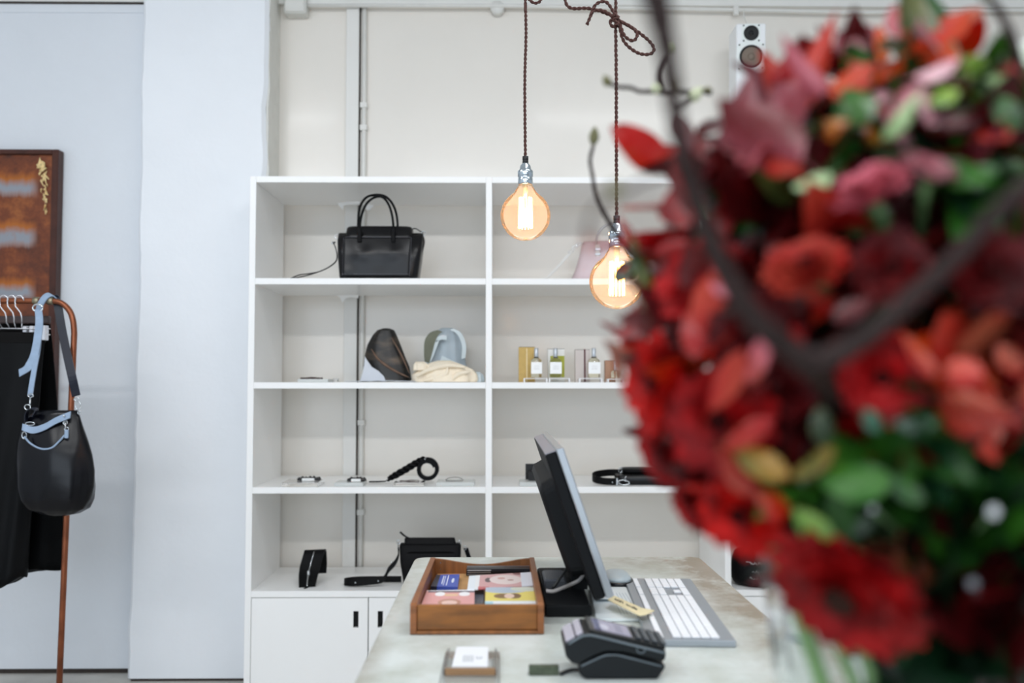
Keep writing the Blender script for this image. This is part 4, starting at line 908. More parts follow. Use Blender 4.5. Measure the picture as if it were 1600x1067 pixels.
P_pink = print_mat('print_pink_white', '#e3a3a0', [('r', .5, .97, .6, .05, '#f1f1f6'), ('r', .55, .87, .5, .05, '#57485a'), ('r', .5, .03, .6, .07, '#f4eef2'), ('e', .3, .72, .1, .13, '#f6f4f6'), ('e', .78, .72, .11, .13, '#f6f4f6'), ('e', .52, .22, .22, .2, '#c08a74'), ('e', .52, .2, .15, .13, '#eac6ba'), ('r', .52, .66, .13, .06, '#e8c49a')])
P_yel = print_mat('print_yellow', '#f0dc6a', [('e', .4, .95, .55, .3, '#b9c6d6'), ('e', .8, .9, .3, .15, '#d8dccd'), ('e', .36, .5, .19, .13, '#8a6338'), ('e', .57, .5, .13, .14, '#80582f'), ('e', .47, .5, .1, .12, '#f0cfc0'), ('r', .5, .08, .6, .16, '#f3f6f8'), ('r', .08, .06, .08, .14, '#a9d6e4')])
P_blue = print_mat('print_blue', '#3a55b5', [('r', .1, .5, .13, .6, '#1c2338'), ('r', .38, .55, .02, .32, '#e6ebf7'), ('r', .45, .5, .015, .36, '#cfd8f0'), ('r', .56, .52, .018, .4, '#dbe2f5'), ('e', .77, .5, .05, .18, '#dbe2f5')])
P_dark = print_mat('print_black_white', '#191b22', [('r', .5, .9, .6, .05, '#a09a9e')])
P_kraft = mat('kraft_card', '#b98f5e', .7, var=.1)
stack_m = mat('paper_stack', '#d7d8de', .6)
G = 'printed cards lying in the wooden tray'
card('card_stack', [(684, 895, ), (737, 892), (736, 921), (672, 924)], z+.0125, .006, P_kraft, 'kraft-brown card stack lying beneath the blue booklet', G)
card('booklet', [(682, 898), (718, 897), (715, 917), (673, 916)], z+.021, .008, P_blue, 'blue booklet with white lettering at the left of the tray', G)
# spiral bound books under the face card
bw = z+.0065
for i, (zz, ny, fy) in enumerate(((.018, 895.2, 888.8), (.024, 892, 886.2), (.030, 888.6, 883.8))):
    cb_ = card('notebook', [(729.5+i*.3, fy), (832, fy), (834.5-i*.4, ny), (728.5+i*.3, ny)], z+zz, .0055, mat('black_notebook_cover', '#15161c', .35) if i < 2 else P_dark, ('bottom', 'middle', 'top')[i]+' black notebook of the stack at the back right of the tray', 'black notebooks in the tray', 'notebook')
    a_, b_ = gp(729.5, ny, z+zz), gp(833.5, ny, z+zz); obj('pages', MB().box((a_.x+.001, a_.y-.0006, z+zz-.0038), (b_.x-.001, a_.y+.0004, z+zz-.0022)), mat('notebook_pages', '#c9c6c8', .7), cb_)
card('picture_card', [(733, 899.5), (832.5, 893.5), (836, 914), (730, 921)], z+.0335, .002, P_face, 'pink card with a pale face print, at the back of the tray', G)
card('card_stack', [(741, 921), (756, 920), (756, 945), (741, 945)], z+.022, .014, mat('grey_card', '#5a5e68', .5, var=.06), 'dark grey card showing between the pink and yellow cards', G)
card('picture_card', [(667, 922.5), (741.5, 921), (741, 946), (657, 947)], z+.0325, .022, P_pink, 'pink card with two white shapes, front left of the tray', G)
card('picture_card', [(759, 917.5), (836, 917), (841, 946), (757.5, 946)], z+.034, .024, P_yel, 'yellow card with a small figure, front right of the tray', G)
# monitor ------------------------------------------------------------
M_sil = mat('silver_bezel', '#b4b9bf', .3, .7); M_dkp = mat('dark_plastic', '#0a0c0f', .55, spec=.22); M_gryp = mat('grey_plastic_top', '#85848c', .4); M_blk = mat('black_gloss', '#0f1114', .25)
Yn, Yf = 1.58, 2.11
T0 = at(880, 698, Yn); B0 = at(960, 932, Yn)
hv = (Vector((B0.x, 0, B0.z))-Vector((T0.x, 0, T0.z))); hgt = hv.length; hv.normalize(); nv = Vector((-hv.z, 0, hv.x)) if hv.z < 0 else Vector((hv.z, 0, -hv.x))
if nv.x < 0: nv = -nv
def mp_(u, n, y): return Vector((T0.x, 0, T0.z))+hv*u+nv*n+Vector((0, y, 0))
Mm = Matrix(((nv.x, 0, -hv.x, T0.x), (nv.y, 1, 0, 0), (nv.z, 0, -hv.z, T0.z), (0, 0, 0, 1)))   # local x = normal, y = depth, z = up the screen
mo = thing('monitor', (at(895, 950, 1.8).x, 1.82, z), 'flat computer monitor with silver bezel leaning back, seen edge-on', 'monitor')
obj('bezel', MB().cbox((-.0135, Yn, -hgt), (0, Yf, 0), .002, Mm), M_sil, mo)
obj('screen', MB().box((-.001, Yn+.018, -hgt+.02), (.0008, Yf-.018, -.018), Mm), M_blk, mo)
obj('back_shell', MB().cbox((-.034, Yn+.003, -hgt+.002), (-.0135, Yf-.003, -.003), .003, Mm), M_dkp, mo)
rr1 = lambda x, i: [Mm @ Vector((x, p.x, p.y)) for p in rrect(Yn+.05+i, -hgt+.035+i, Yf-.05-i, -.05-i, .02, 0, 4)]
obj('rear_housing', MB().loft([rr1(-.0335, 0), rr1(-.055, .004), rr1(-.062, .014)], smooth=False), M_dkp, mo)
obj('top_edge', MB().box((-.033, Yn+.004, -.0035), (-.014, Yf-.004, -.0018), Mm), M_gryp, mo)
bX0, bX1 = gp(851, 964, z).x, gp(925, 966, z).x; bY0 = gp(890, 965, z).y
obj('stand_base', MB().cbox((bX0, bY0, z+.0006), (bX1, bY0+.33, z+.021), .003), M_dkp, mo)
nx = at(902, 900, 1.78).x
neck = MB(); neck.loft([[Vector((nx-.014+q*.0, 1.74, z+.02+zz)), Vector((nx+.016, 1.74, z+.02+zz)), Vector((nx+.016, 1.84, z+.02+zz)), Vector((nx-.014, 1.84, z+.02+zz))] for zz, q in ((0, 0), (.06, 1), (.115, 2))], smooth=False)
obj('stand_neck', neck, M_dkp, mo)
obj('hinge', MB().tube([(nx-.004, 1.70, z+.128), (nx-.004, 1.88, z+.128)], .017, 14), M_dkp, mo)
obj('stand_box', MB().cbox((bX0+.004, bY0+.11, z+.022), (bX0+.045, bY0+.2, z+.042), .003), mat('smoky_grey_plastic', '#4b4e54', .35), mo)
M_gcab = mat('grey_cable', '#aaa6a4', .45)
tag(obj('cable', MB().tube(cr([at(x, y, Y) for x, y, Y in [(853, 923, 1.66), (864, 924, 1.66), (878, 919, 1.67), (892, 913, 1.69), (905, 906, 1.69), (914, 893, 1.69), (913, 880, 1.70), (906, 869, 1.72), (903, 860, 1.74)]], 6), .0035, 8), M_gcab), 'light grey cable looping from monitor back down to its stand', 'cable')
tag(obj('cable', MB().tube(cr([at(x, y, Y) for x, y, Y in [(898, 866, 1.75), (888, 885, 1.72), (876, 902, 1.70), (864, 919, 1.69)]], 6), .0028, 8), M_rub), 'thin straight black cable running from the monitor to its stand', 'cable')
# papers, mouse, tag ---------------------------------------------------
lines = [('r', .55+.07*k, .45, .008, .34, '#a3b1bb') for k in range(6)]
card('paper_sheet', [(921, 917), (978, 917), (1001, 966), (932, 966)], z+.006, .005, print_mat('printed_paper', '#dfe6e8', lines), 'white printed paper pad lying between monitor and keyboard', None, 'paper')
card('sticker_card', [(921, 921), (955, 921), (966, 934), (929, 936)], z+.0125, .0012, print_mat('sticker_print', '#dfe6ec', [('r', .2, .6, .05, .25, '#7d8fa0'), ('r', .35, .5, .04, .3, '#8fa0b0'), ('r', .52, .5, .04, .3, '#8fa0b0'), ('r', .25, .2, .05, .1, '#6d7f90')]), 'small white sticker card with grey print, propped under the monitor edge', None, 'card')
mm = gp(962, 912, z); ms = thing('computer_mouse', (mm.x, mm.y, z), 'pale-topped computer mouse with dark sides behind the monitor', 'mouse')
mr = lambda zz, q: [p for p in sell(mm.x+.002, mm.y, z+zz, .031*q, .055*q, 28, 2.4)]
obj('mouse_base', MB().loft([mr(.0006, .92), mr(.004, 1), mr(.010, 1), mr(.012, .96)]), M_blk, ms)
obj('mouse_shell', MB().loft([mr(.0115, .93), mr(.018, .84), mr(.023, .64), mr(.0255, .35), mr(.026, .05)]), mat('mouse_shell_plastic', '#aab6bb', .3), ms)
tg = thing('kraft_tag', (gp(985, 948, z+.02).x, gp(985, 948, z+.02).y, z+.014), 'beige handwritten tag lying across papers and keyboard', 'tag')
zt2 = z+.0205
q = [gp(x, y, zt2) for x, y in [(949, 937), (960, 931), (1003, 950), (1023, 954), (1008, 961), (999, 962)]]
obj('card', MB().prism([p-Vector((0, 0, .0006)) for p in q], (0, 0, .0012)), mat('beige_tag_card', '#e2d6ae', .7), tg)
sq = MB(); rnd = random.Random(12)
for x0, y0, n in ((961, 936.0, 6), (978.5, 944.5, 8)):
    x, y = x0, y0
    for k in range(n):
        pts = [gp(x+rnd.uniform(-.3, 2), y+rnd.uniform(-1.6, 1.4), zt2+.0012) for _ in range(4)]
        sq.tube(pts, .0007, 4); x += 2.2; y += 1.0
obj('handwriting', sq, mat('ink', '#26262a', .6), tg)
# keyboard ---------------------------------------------------------------
zk = z+.012
A = gp(1013, 998, zk); Bc = gp(975, 902, zk); Dc = gp(1150, 999, zk)
ku = (Bc-A); klen = ku.length; ku.normalize(); kv = Vector((ku.y, -ku.x, 0)); kw = (Dc-A).dot(kv)
Mk = Matrix(((ku.x, kv.x, 0, A.x), (ku.y, kv.y, 0, A.y), (0, 0, 1, z), (0, 0, 0, 1)))
kb = thing('keyboard', (A.x, A.y, z), 'silver keyboard with white keys on the right side of the counter', 'keyboard')
obj('keyboard_body', MB().cbox((0, 0, .0006), (klen, kw, .0105), .001, Mk), mat('silver_aluminium', '#a3a9b0', .35, .55), kb)
M_key = mat('white_key', '#eef0f4', .45)
units = [(1, 13), (0,)]
U = klen*.955/22.9; off = klen*.02
V0 = kw*.115; pit = kw*.109
keymesh = {}
def key(u, v, wu, first=False, hv_=1.0):
    k_ = (round(wu, 3), hv_)
    lx, ly = wu*U-.0016, pit*hv_-.0014
    if k_ not in keymesh:
        mb = MB().cbox((0, 0, 0), (lx, ly, .0035), .0008, Matrix(((ku.x, kv.x, 0, 0), (ku.y, kv.y, 0, 0), (0, 0, 1, 0), (0, 0, 0, 1))))
        o = obj('key', mb, M_key, kb); keymesh[k_] = (o.data, wl(o).copy())
    else:
        o = bpy.data.objects.new('key', keymesh[k_][0]); COL.objects.link(o); o.parent = kb
    base = Mk @ Vector((off+u*U, V0+v*pit, .0104))
    o.location = base + keymesh[k_][1] - wl(kb)
rows = [[1.0]*15, [1]*13+[2], [1.5]+[1]*12+[1.5], [1.75]+[1]*11+[2.25], [2.25]+[1]*10+[2.75], [1.25, 1.25, 1.25, 6.25, 1.25, 1.25, 1.25, 1.25]]
for r, row in enumerate(rows):
    v = 0 if r == 0 else .62+r
    hh_ = .72 if r == 0 else 1
    u = 0; sc_w = 15/sum(row)
    for wu in row: key(u, v, wu*sc_w, hv_=hh_); u += wu*sc_w
    for k in range(3):
        if r in (0, 1, 2) or (r == 4 and k == 1) or r == 5: key(15.35+k, v, 1, hv_=hh_)
    for k in range(4):
        key(18.7+k, v, 1, hv_=hh_)
# card terminal ------------------------------------------------------------
tY = 1.275; dT = .082
pt = lambda x, y: at(x, y, tY)
ct = thing('card_terminal', (pt(960, 1062).x, tY+dT/2, z), 'dark grey card payment terminal seated in its charging dock', 'card terminal')
M_tg = mat('terminal_grey', '#14181b', .48, spec=.3); M_tl = mat('terminal_trim_highlight', '#5d676e', .35); M_paperw = mat('lilac_lid', '#b9b4bf', .25)
def prof(pts, y0, d, m, nm, bev=.003):
    P_ = [pt(x, y) for x, y in pts]
    for p in P_: p.y = y0
    return obj(nm, MB().prism(P_, (0, d, 0)), m, ct, bevel=bev)
prof([(905, 1038), (924, 1030), (946, 1021), (975, 1022), (1036, 1038), (1041, 1041), (1038, 1047), (1028, 1062), (915, 1062), (906, 1055)], tY+.001, dT-.002, M_tg, 'dock')
prof([(882, 1008), (884, 1026), (893, 1036), (903, 1039), (926, 1026), (946, 1018), (975, 1019), (1035, 1034), (1040, 1031), (1041, 1017), (930, 990.5), (915, 990)], tY, dT, M_tg, 'handset', .004)
obj('groove_highlight', MB().tube(cr([pt(x, y)+Vector((0, -.0008, 0)) for x, y in [(888, 1006), (908, 994.5), (918, 992.5), (930, 993.5), (985, 1007), (1039, 1020)]], 4), .0018, 6), M_tl, ct)  # lighter tube paints in the highlight along the top groove
obj('dock_trim', MB().tube(cr([pt(x, y)+Vector((0, 0, 0)) for x, y in [(908, 1041), (925, 1033), (945, 1024.5), (962, 1023.5), (975, 1026), (1034, 1041)]], 4), .0012, 6), M_tl, ct)
# sloping top plane from (922,990) to (1040,1017)
pA, pB = pt(921, 989.5), pt(1041, 1016.5); tl = (pB-pA); tlen = tl.length; tu = tl.normalized(); tn = Vector((-tu.z, 0, tu.x))
Mt = Matrix(((tu.x, 0, tn.x, pA.x), (0, 1, 0, tY), (tu.z, 0, tn.z, pA.z), (0, 0, 0, 1)))
obj('fascia', MB().cbox((0, .003, .0002), (tlen-.001, dT-.003, .0045), .001, Mt), M_blk, ct)
obj('display', MB().box((.008, .012, .0046), (tlen*.56, dT-.012, .0052), Mt), print_mat('lit_display', '#a29fb4', [('r', .1, .5, .08, .6, '#3a4472'), ('e', .3, .4, .12, .25, '#c6c4d6'), ('r', .7, .5, .1, .4, '#8d8aa0')], .2), ct)
kp = None
for i in range(4):
    for j in range(5):
        x = tlen*.61+i*.0115; y = .0095+j*.0128
        o = obj('key', MB().cbox((x, y, .0044), (x+.0085, y+.0095, .0075), .0012, Mt), mat('terminal_key', '#3a4046', .3, coat=.5), ct)
qA, qB = pt(884, 1006), pt(915, 989); 
tu2 = (qB-qA).normalized(); tn2 = Vector((-tu2.z, 0, tu2.x)); Mq = Matrix(((tu2.x, 0, tn2.x, qA.x), (0, 1, 0, tY), (tu2.z, 0, tn2.z, qA.z), (0, 0, 0, 1)))
obj('paper_lid', MB().cbox((.001, .006, -.001), (.0155, dT-.006, .003), .001, Mq), M_paperw, ct)
obj('paper_lid', MB().cbox((.0175, .006, -.001), ((qB-qA).length-.003, dT-.006, .003), .001, Mq), M_paperw, ct)
obj('side_port', MB().tube(cr([pt(x, y)+Vector((0, -.001, 0)) for x, y in [(995, 1012), (996, 1018), (1001, 1020), (1006, 1018.5), (1008, 1014.5)]], 4), .001, 5), M_tl, ct)
tag(obj('cable', MB().tube(cr([Vector((p.x, p.y, max(p.z, z+.003))) for p in [gp(876, 1053, z+.003), gp(884, 1049, z+.003), gp(896, 1046, z+.003), gp(910, 1047, z+.003)]], 5), .0022, 8), M_rub), 'short thin black cable entering the left end of the card terminal', 'cable')
g0, g1 = gp(826.5, 1056, z), gp(873.5, 1056, z)
tag(obj('stone_strip', MB().cbox((g0.x, g0.y, z+.0003), (g1.x, g0.y+.012, z+.0125), .0008), mat('dark_green_stone', '#47503f', .6, var=.35, vscale=150)), 'small dark green stone strip lying left of the card terminal', 'stone')
# business cards ------------------------------------------------------------
h = thing('card_holder', (gp(735, 1055, z).x, 1.33, z), 'clear acrylic card holder with a thin brown wooden front strip', 'card holder')
hx0, hx1 = gp(694, 1054, z).x, gp(776, 1054, z).x; hy = gp(735, 1056, z+.004).y
obj('acrylic_base', MB().cbox((hx0-.004, hy-.05, z+.0004), (hx1+.004, hy+.12, z+.004), .001), M_acr, h)
obj('wood_strip', MB().cbox((hx0+.002, hy, z+.0042), (hx1-.002, hy+.006, z+.0135), .0006), mat('thin_brown_wood', '#94714e', .5, var=.15, vscale=8, stretch=(1, 1, 20)), h)
obj('acrylic_side', MB().cbox((hx0, hy, z+.0042), (hx0+.003, hy+.105, z+.013), .0006), M_acr, h); obj('acrylic_side', MB().cbox((hx1-.003, hy, z+.0042), (hx1, hy+.105, z+.013), .0006), M_acr, h)
bl = [('r', .3+.065*k, .38, .011, .16, '#7d8791') for k in range(5)]+[('e', .68, .42, .03, .05, '#a4abb6'), ('e', .8, .42, .03, .05, '#a4abb6'), ('e', .74, .38, .03, .04, '#b4bac3')]
card('business_cards', [(713.5, 1010), (763, 1010.5), (762, 1041), (706, 1041)], z+.0115, .0068, print_mat('business_card_print', '#f3f5f9', bl), 'stack of white business cards in the clear holder', None, 'business card')
# ============================================================ BOUQUET
VX, VY, VZ = .283, .60, CT
VR0, VR1, VH = .088, .113, .288
M_vglass = mat('vase_glass', '#f4f8f7', .02, trans=1, ior=1.45)
M_water = mat('vase_water', '#eef5ee', .0, trans=1, ior=1.33)
va = thing('glass_vase', (VX, VY, VZ), 'large clear flared glass vase holding the bouquet on the counter', 'vase')
def vr(h): return VR0+(VR1-VR0)*(h/VH)**1.3
pr_ = [(vr(VH*k/14), VH*k/14+.0004) for k in range(15)]
inn = [(vr(VH*k/14)-.008, VH*k/14) for k in range(14, 0, -1)]
obj('glass_wall', MB().lathe((VX, VY, VZ), [(.001, .0004)]+pr_+[(vr(VH)-.004, VH+.004)]+inn+[(vr(.012)-.009, .012), (.001, .012)], 48), M_vglass, va)
obj('water', MB().lathe((VX, VY, VZ), [(.001, .0125)]+[(vr(.014+.116*k/6)-.0087, .0135+.1165*k/6) for k in range(7)]+[(.001, .130)], 40), M_water, va)
M_stem = mat('green_stem', '#6f8f5c', .5, var=.15, vscale=30); M_wstem = mat('brown_twig', '#2f2422', .6, spec=.15, var=.25, vscale=60, bump=.4, bscale=120)
EC = Vector((.278, .62, 1.315)); ER = Vector((.195, .165, .215))
def surf(px, py, extra=0):
    r = ray(px, py); r = r/r.y; o = CAM-EC
    o2 = Vector([o[i]/ER[i] for i in range(3)]); r2 = Vector([r[i]/ER[i] for i in range(3)])
    a = r2.dot(r2); b = 2*o2.dot(r2); c = o2.dot(o2)-1; D = b*b-4*a*c
    Y = (-b-math.sqrt(D))/(2*a) if D > 0 else (-b/(2*a))
    return CAM+r*(Y+extra)
def nrm(p): return Vector([(p[i]-EC[i])/ER[i]**2 for i in range(3)]).normalized()
LM = {}
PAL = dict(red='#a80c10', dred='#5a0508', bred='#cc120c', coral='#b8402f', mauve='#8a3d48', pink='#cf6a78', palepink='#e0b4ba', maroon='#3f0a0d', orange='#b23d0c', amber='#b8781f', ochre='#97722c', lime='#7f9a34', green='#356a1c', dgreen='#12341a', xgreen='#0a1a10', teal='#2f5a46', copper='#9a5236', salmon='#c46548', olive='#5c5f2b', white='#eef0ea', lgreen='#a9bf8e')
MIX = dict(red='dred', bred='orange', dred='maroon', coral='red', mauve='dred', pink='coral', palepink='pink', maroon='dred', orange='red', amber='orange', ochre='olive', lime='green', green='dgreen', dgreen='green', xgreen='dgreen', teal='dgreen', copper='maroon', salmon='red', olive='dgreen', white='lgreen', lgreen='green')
def petal_mat(name, c1, c2, rough=.45, spec=.22, sc=1.1):
    if name in MATS: return MATS[name]
    m = bpy.data.materials.new(name); m.use_nodes = True; MATS[name] = m; nt = m.node_tree; N = nt.nodes; L = nt.links; b = N['Principled BSDF']
    tc = N.new('ShaderNodeTexCoord'); oi = N.new('ShaderNodeObjectInfo'); ad = N.new('ShaderNodeVectorMath'); ad.operation = 'ADD'; sc_ = N.new('ShaderNodeMath'); sc_.operation = 'MULTIPLY'; sc_.inputs[1].default_value = 40
    L.new(oi.outputs['Random'], sc_.inputs[0]); L.new(tc.outputs['Object'], ad.inputs[0]); L.new(sc_.outputs[0], ad.inputs[1])
    n = N.new('ShaderNodeTexNoise'); n.inputs['Scale'].default_value = sc; n.inputs['Detail'].default_value = 3; L.new(ad.outputs[0], n.inputs[0])
    r = N.new('ShaderNodeValToRGB'); e = r.color_ramp.elements; e[0].position = .38; e[0].color = C(c1); e[1].position = .68; e[1].color = C(c2); L.new(n.outputs[0], r.inputs[0])
    hs = N.new('ShaderNodeHueSaturation'); mr_ = N.new('ShaderNodeMapRange'); mr_.inputs[3].default_value = .7; mr_.inputs[4].default_value = 1.2; L.new(oi.outputs['Random'], mr_.inputs[0]); L.new(mr_.outputs[0], hs.inputs['Value'])
    L.new(r.outputs[0], hs.inputs['Color']); L.new(hs.outputs[0], b.inputs['Base Color']); b.inputs['Roughness'].default_value = rough; b.inputs['Specular IOR Level'].default_value = spec
    # thin petals and leaves let some light through
    out = N['Material Output']; tl = N.new('ShaderNodeBsdfTranslucent'); L.new(hs.outputs[0], tl.inputs[0]); mx = N.new('ShaderNodeMixShader'); mx.inputs[0].default_value = .18
    L.new(b.outputs[0], mx.inputs[1]); L.new(tl.outputs[0], mx.inputs[2]); L.new(mx.outputs[0], out.inputs[0]); return m
def lmat(c):
    return petal_mat('leaf_'+{'red': 'red', 'dred': 'dark_red', 'bred': 'bright_red', 'dgreen': 'dark_green', 'xgreen': 'deep_green', 'lgreen': 'pale_green', 'palepink': 'pale_pink'}.get(c, c), PAL[c], PAL[MIX[c]], .33, .42)
VAR = [(.10, .30, .8), (-.18, .22, .9), (.25, .5, .7), (.02, .1, 1.1)]
def leafmesh(c, v):
    if (c, v) in LM: return LM[(c, v)]
    curl, fold, pw = VAR[v]; nu, nv = 8, 4; vs = []
    for i in range(nu+1):
        t = i/nu; wd = .5*math.sin(math.pi*min(1, t**pw*.98+.02))**.75 if i < nu else .0
        for j in range(nv+1):
            s = (j/nv-.5)*2; x = s*wd; vs.append((x, t, curl*t*t*1.6-fold*abs(x)*.9*(1-.3*t)+.02*math.sin(9*t+5*s)))
    fs = [(i*(nv+1)+j, i*(nv+1)+j+1, (i+1)*(nv+1)+j+1, (i+1)*(nv+1)+j) for i in range(nu) for j in range(nv)]
    o = len(vs); r = .018
    vs += [(-r, -.32, -.01), (r, -.32, -.01), (0, -.32, .02), (-r, .08, -.01), (r, .08, -.01), (0, .08, .02)]
    fs += [(o, o+1, o+4, o+3), (o+1, o+2, o+5, o+4), (o+2, o, o+3, o+5)]
    me = bpy.data.meshes.new('leaf'); me.from_pydata(vs, [], fs); me.update(); me.polygons.foreach_set('use_smooth', [True]*len(fs)); me.materials.append(lmat(c))
    LM[(c, v)] = me; return me
def leaf(parent, p0, p1, wid, n, c, v=None, name='leaf'):
    v = random.randrange(4) if v is None else v
    d = p1-p0; L_ = d.length; d = d/L_; n = (n-d*n.dot(d)).normalized(); s = d.cross(n)
    o = bpy.data.objects.new(name, leafmesh(c, v)); COL.objects.link(o); o.parent = parent
    M4 = Matrix(((s.x*wid, d.x*L_, n.x*L_, 0), (s.y*wid, d.y*L_, n.y*L_, 0), (s.z*wid, d.z*L_, n.z*L_, 0), (0, 0, 0, 1)))
    M4.translation = p0-wl(parent); o.matrix_local = M4; WL[o] = p0; return o
def stem_to_vase(top, r0, r1, a, mid=None, tight=.5):
    """path from a point in the bouquet down into the vase; a = angle on the rim"""
    rim = Vector((VX+math.cos(a)*VR1*tight, VY+math.sin(a)*VR1*tight, VZ+VH+.005))
    foot = Vector((VX-math.cos(a)*VR0*.55, VY-math.sin(a)*VR0*.55, VZ+.018))
    pts = [top]+([mid] if mid else [])+[rim, rim.lerp(foot, .5), foot]
    P = cr(pts, 5); return P, [r0+(r1-r0)*i/(len(P)-1) for i in range(len(P))]
def spray(cx, cy, rad, pal, n, label, depth=0, hand=(), ls=1.25):
    c = surf(cx, cy, .03+depth)
    t = thing('leaf_spray', tuple(c), label, 'foliage')
    a = math.atan2(c.y-VY, c.x-VX)
    P, R = stem_to_vase(c, .0016, .0028, a+random.uniform(-.5, .5)); obj('stem', MB().tube(P, R, 6), M_stem if random.random() < .5 else M_wstem, t)
    for h_ in hand:
        (x0, y0), (x1, y1), wpx, col = h_[:4]; dz = h_[4] if len(h_) > 4 else -.015; v = h_[5] if len(h_) > 5 else None
        p0 = surf(x0, y0, dz); p1 = surf(x1, y1, dz-.004)
        if abs(p1.y-p0.y) > .05: p1 = at(x1, y1, p0.y+.03*(1 if p1.y > p0.y else -1))
        nn = (CAM-p0).normalized()+Vector((random.uniform(-.5, .3), 0, random.uniform(.0, .9))); leaf(t, p0, p1, wpx*p0.y/F*1.05, nn, col, v)
    for i in range(n):
        an = random.uniform(0, 6.283); rr = rad*math.sqrt(random.random()); x, y = cx+rr*math.cos(an), cy+rr*math.sin(an)
        p0 = surf(x, y, depth+random.uniform(0, .045)); nn = nrm(p0)
        dv = (p0-c)*1.0; dv = dv.normalized() if dv.length > 1e-4 else Vector((0, 0, 1))
        d = (dv+nn*random.uniform(.0, .6)+Vector((random.uniform(-.8, .8), random.uniform(-.4, .4), random.uniform(-.8, .8)))).normalized()
        L_ = random.uniform(.028, .046)*ls; leaf(t, p0-d*L_*.4, p0+d*L_*.6, L_*random.uniform(.5, .68), nn+Vector((random.uniform(-.6, .6), random.uniform(-.4, .4), random.uniform(-.2, .9))), random.choice(pal))
    return t
DM = {}
def bloommesh(c, v, layers=6):
    if (c, v) in DM: return DM[(c, v)]
    rnd = random.Random(v+31); vs, fs = [], []
    for L_ in range(layers):
        f = L_/(layers-1); n = int(20-7*f); el = math.radians(8+62*f); ln = 1-.58*f; w0 = .27-.06*f
        for k in range(n):
            a = 2*math.pi*(k+.5*(L_ % 2))/n+rnd.uniform(-.06, .06); e = el+rnd.uniform(-.12, .12); l2 = ln*rnd.uniform(.88, 1.06)
            ca, sa = math.cos(a), math.sin(a); o = len(vs)
            for i in range(5):
                t = i/4; rr = .1+(l2-.1)*t*math.cos(e*(1-.25*t)); z = .05+.09*f+(l2-.1)*t*math.sin(e*(1-.35*t))+.10*t*t-.05*math.sin(t*6+k); wd = w0*math.sin(math.pi*(.14+.8*t))**.8*(1 if i < 4 else .55)
                for s in (-1, 0, 1): vs.append((rr*ca-sa*s*wd, rr*sa+ca*s*wd, z+(.035 if s else 0)))
            fs += [(o+i*3+j, o+i*3+j+1, o+(i+1)*3+j+1, o+(i+1)*3+j) for i in range(4) for j in range(2)]
    me = bpy.data.meshes.new('petals'); me.from_pydata(vs, [], fs); me.update(); me.polygons.foreach_set('use_smooth', [True]*len(fs)); me.materials.append(petal_mat('petal_'+{'bred': 'bright_red', 'dred': 'dark_red', 'palepink': 'pale_pink'}.get(c, c), PAL[c], PAL[{'palepink': 'pink', 'pink': 'pink', 'coral': 'red', 'maroon': 'maroon', 'dred': 'maroon'}.get(c, 'dred')], .5, .2, 2.0)); DM[(c, v)] = me; return me
def bloom(px, py, rpx, nv_, c, label, depth=0, kind='dahlia', disc='#2c0808', layers=6, mid=None, ang=None, tight=.5, flat=.75, fr=None):
    p = surf(px, py, depth); R = rpx*p.y/F; n = (Vector(nv_).normalized()*(.55 if fr is None else fr)+nrm(p)*.6).normalized()
    p = p+(CAM-p).normalized()*.004
    t = thing(kind, tuple(p), label, 'flower')
    u = n.orthogonal().normalized(); w_ = n.cross(u)
    o = bpy.data.objects.new('petals', bloommesh(c, len(DM) % 3 if False else int(px) % 3, layers)); COL.objects.link(o); o.parent = t
    M4 = Matrix(((u.x*R, w_.x*R, n.x*R*flat, 0), (u.y*R, w_.y*R, n.y*R*flat, 0), (u.z*R, w_.z*R, n.z*R*flat, 0), (0, 0, 0, 1))); o.matrix_local = M4
    obj('flower_centre', MB().lathe(p+n*R*.1, [(R*.2, 0), (R*.21, R*.12), (R*.12, R*.22), (R*.01, R*.25)], 14, n), mat('disc'+('_dark' if disc == '#2c0808' else '_pale'), disc, .9, spec=.08, var=.3, vscale=90), t)
    if mid is None: mid = p.lerp(EC, .5)
    bk = p-n*R*.25; a = math.atan2(p.y-VY, p.x-VX) if ang is None else ang
    P, R2 = stem_to_vase(bk, .0028, .0034, a, mid, tight)
    obj('stem', MB().tube([p+n*R*.05]+P, [R2[0]]+R2, 8), M_stem, t)
    obj('calyx', MB().lathe(p-n*R*.16, [(.003, 0), (R*.22, R*.1), (R*.3, R*.22)], 12, n), mat('calyx_green', '#4f6b35', .6), t)
    return t
# --- red dahlias
bloom(1322, 922, 128, (-.62, -.55, -.56), 'red', 'largest red dahlia, drooping lowest at the front of the bouquet', -.03, disc='#33201a', flat=.55, fr=6, mid=surf(1340, 960, .06), ang=-1.9)
bloom(1160, 798, 74, (-.5, -.75, -.3), 'bred', 'bright red dahlia at the lower left edge, above the vase rim', 0)
bloom(1035, 600, 82, (-.85, -.5, .1), 'bred', 'bright red dahlia furthest left in the bouquet', .0)
bloom(1045, 700, 68, (-.8, -.5, -.25), 'red', 'red dahlia at the left edge between the two brightest red ones', .01)
bloom(1130, 655, 92, (-.3, -.95, -.1), 'red', 'full red dahlia facing the viewer, left centre of the bouquet', .0)
bloom(1180, 530, 82, (-.2, -.95, .2), 'dred', 'dark red dahlia left of the branch fork', .005)
bloom(1262, 422, 72, (-.3, -.5, .85), 'coral', 'coral-red flower with dark middle, centre of the bouquet', -.005, fr=2)
bloom(1390, 425, 72, (0, -.95, .3), 'dred', 'dark red dahlia right of the coral flower', .01)
bloom(1375, 590, 76, (0, -1, 0), 'red', 'red dahlia just below the right limb of the fork', .0)
bloom(1195, 700, 66, (-.2, -.95, -.2), 'dred', 'dark red dahlia above the ochre leaf', .01)
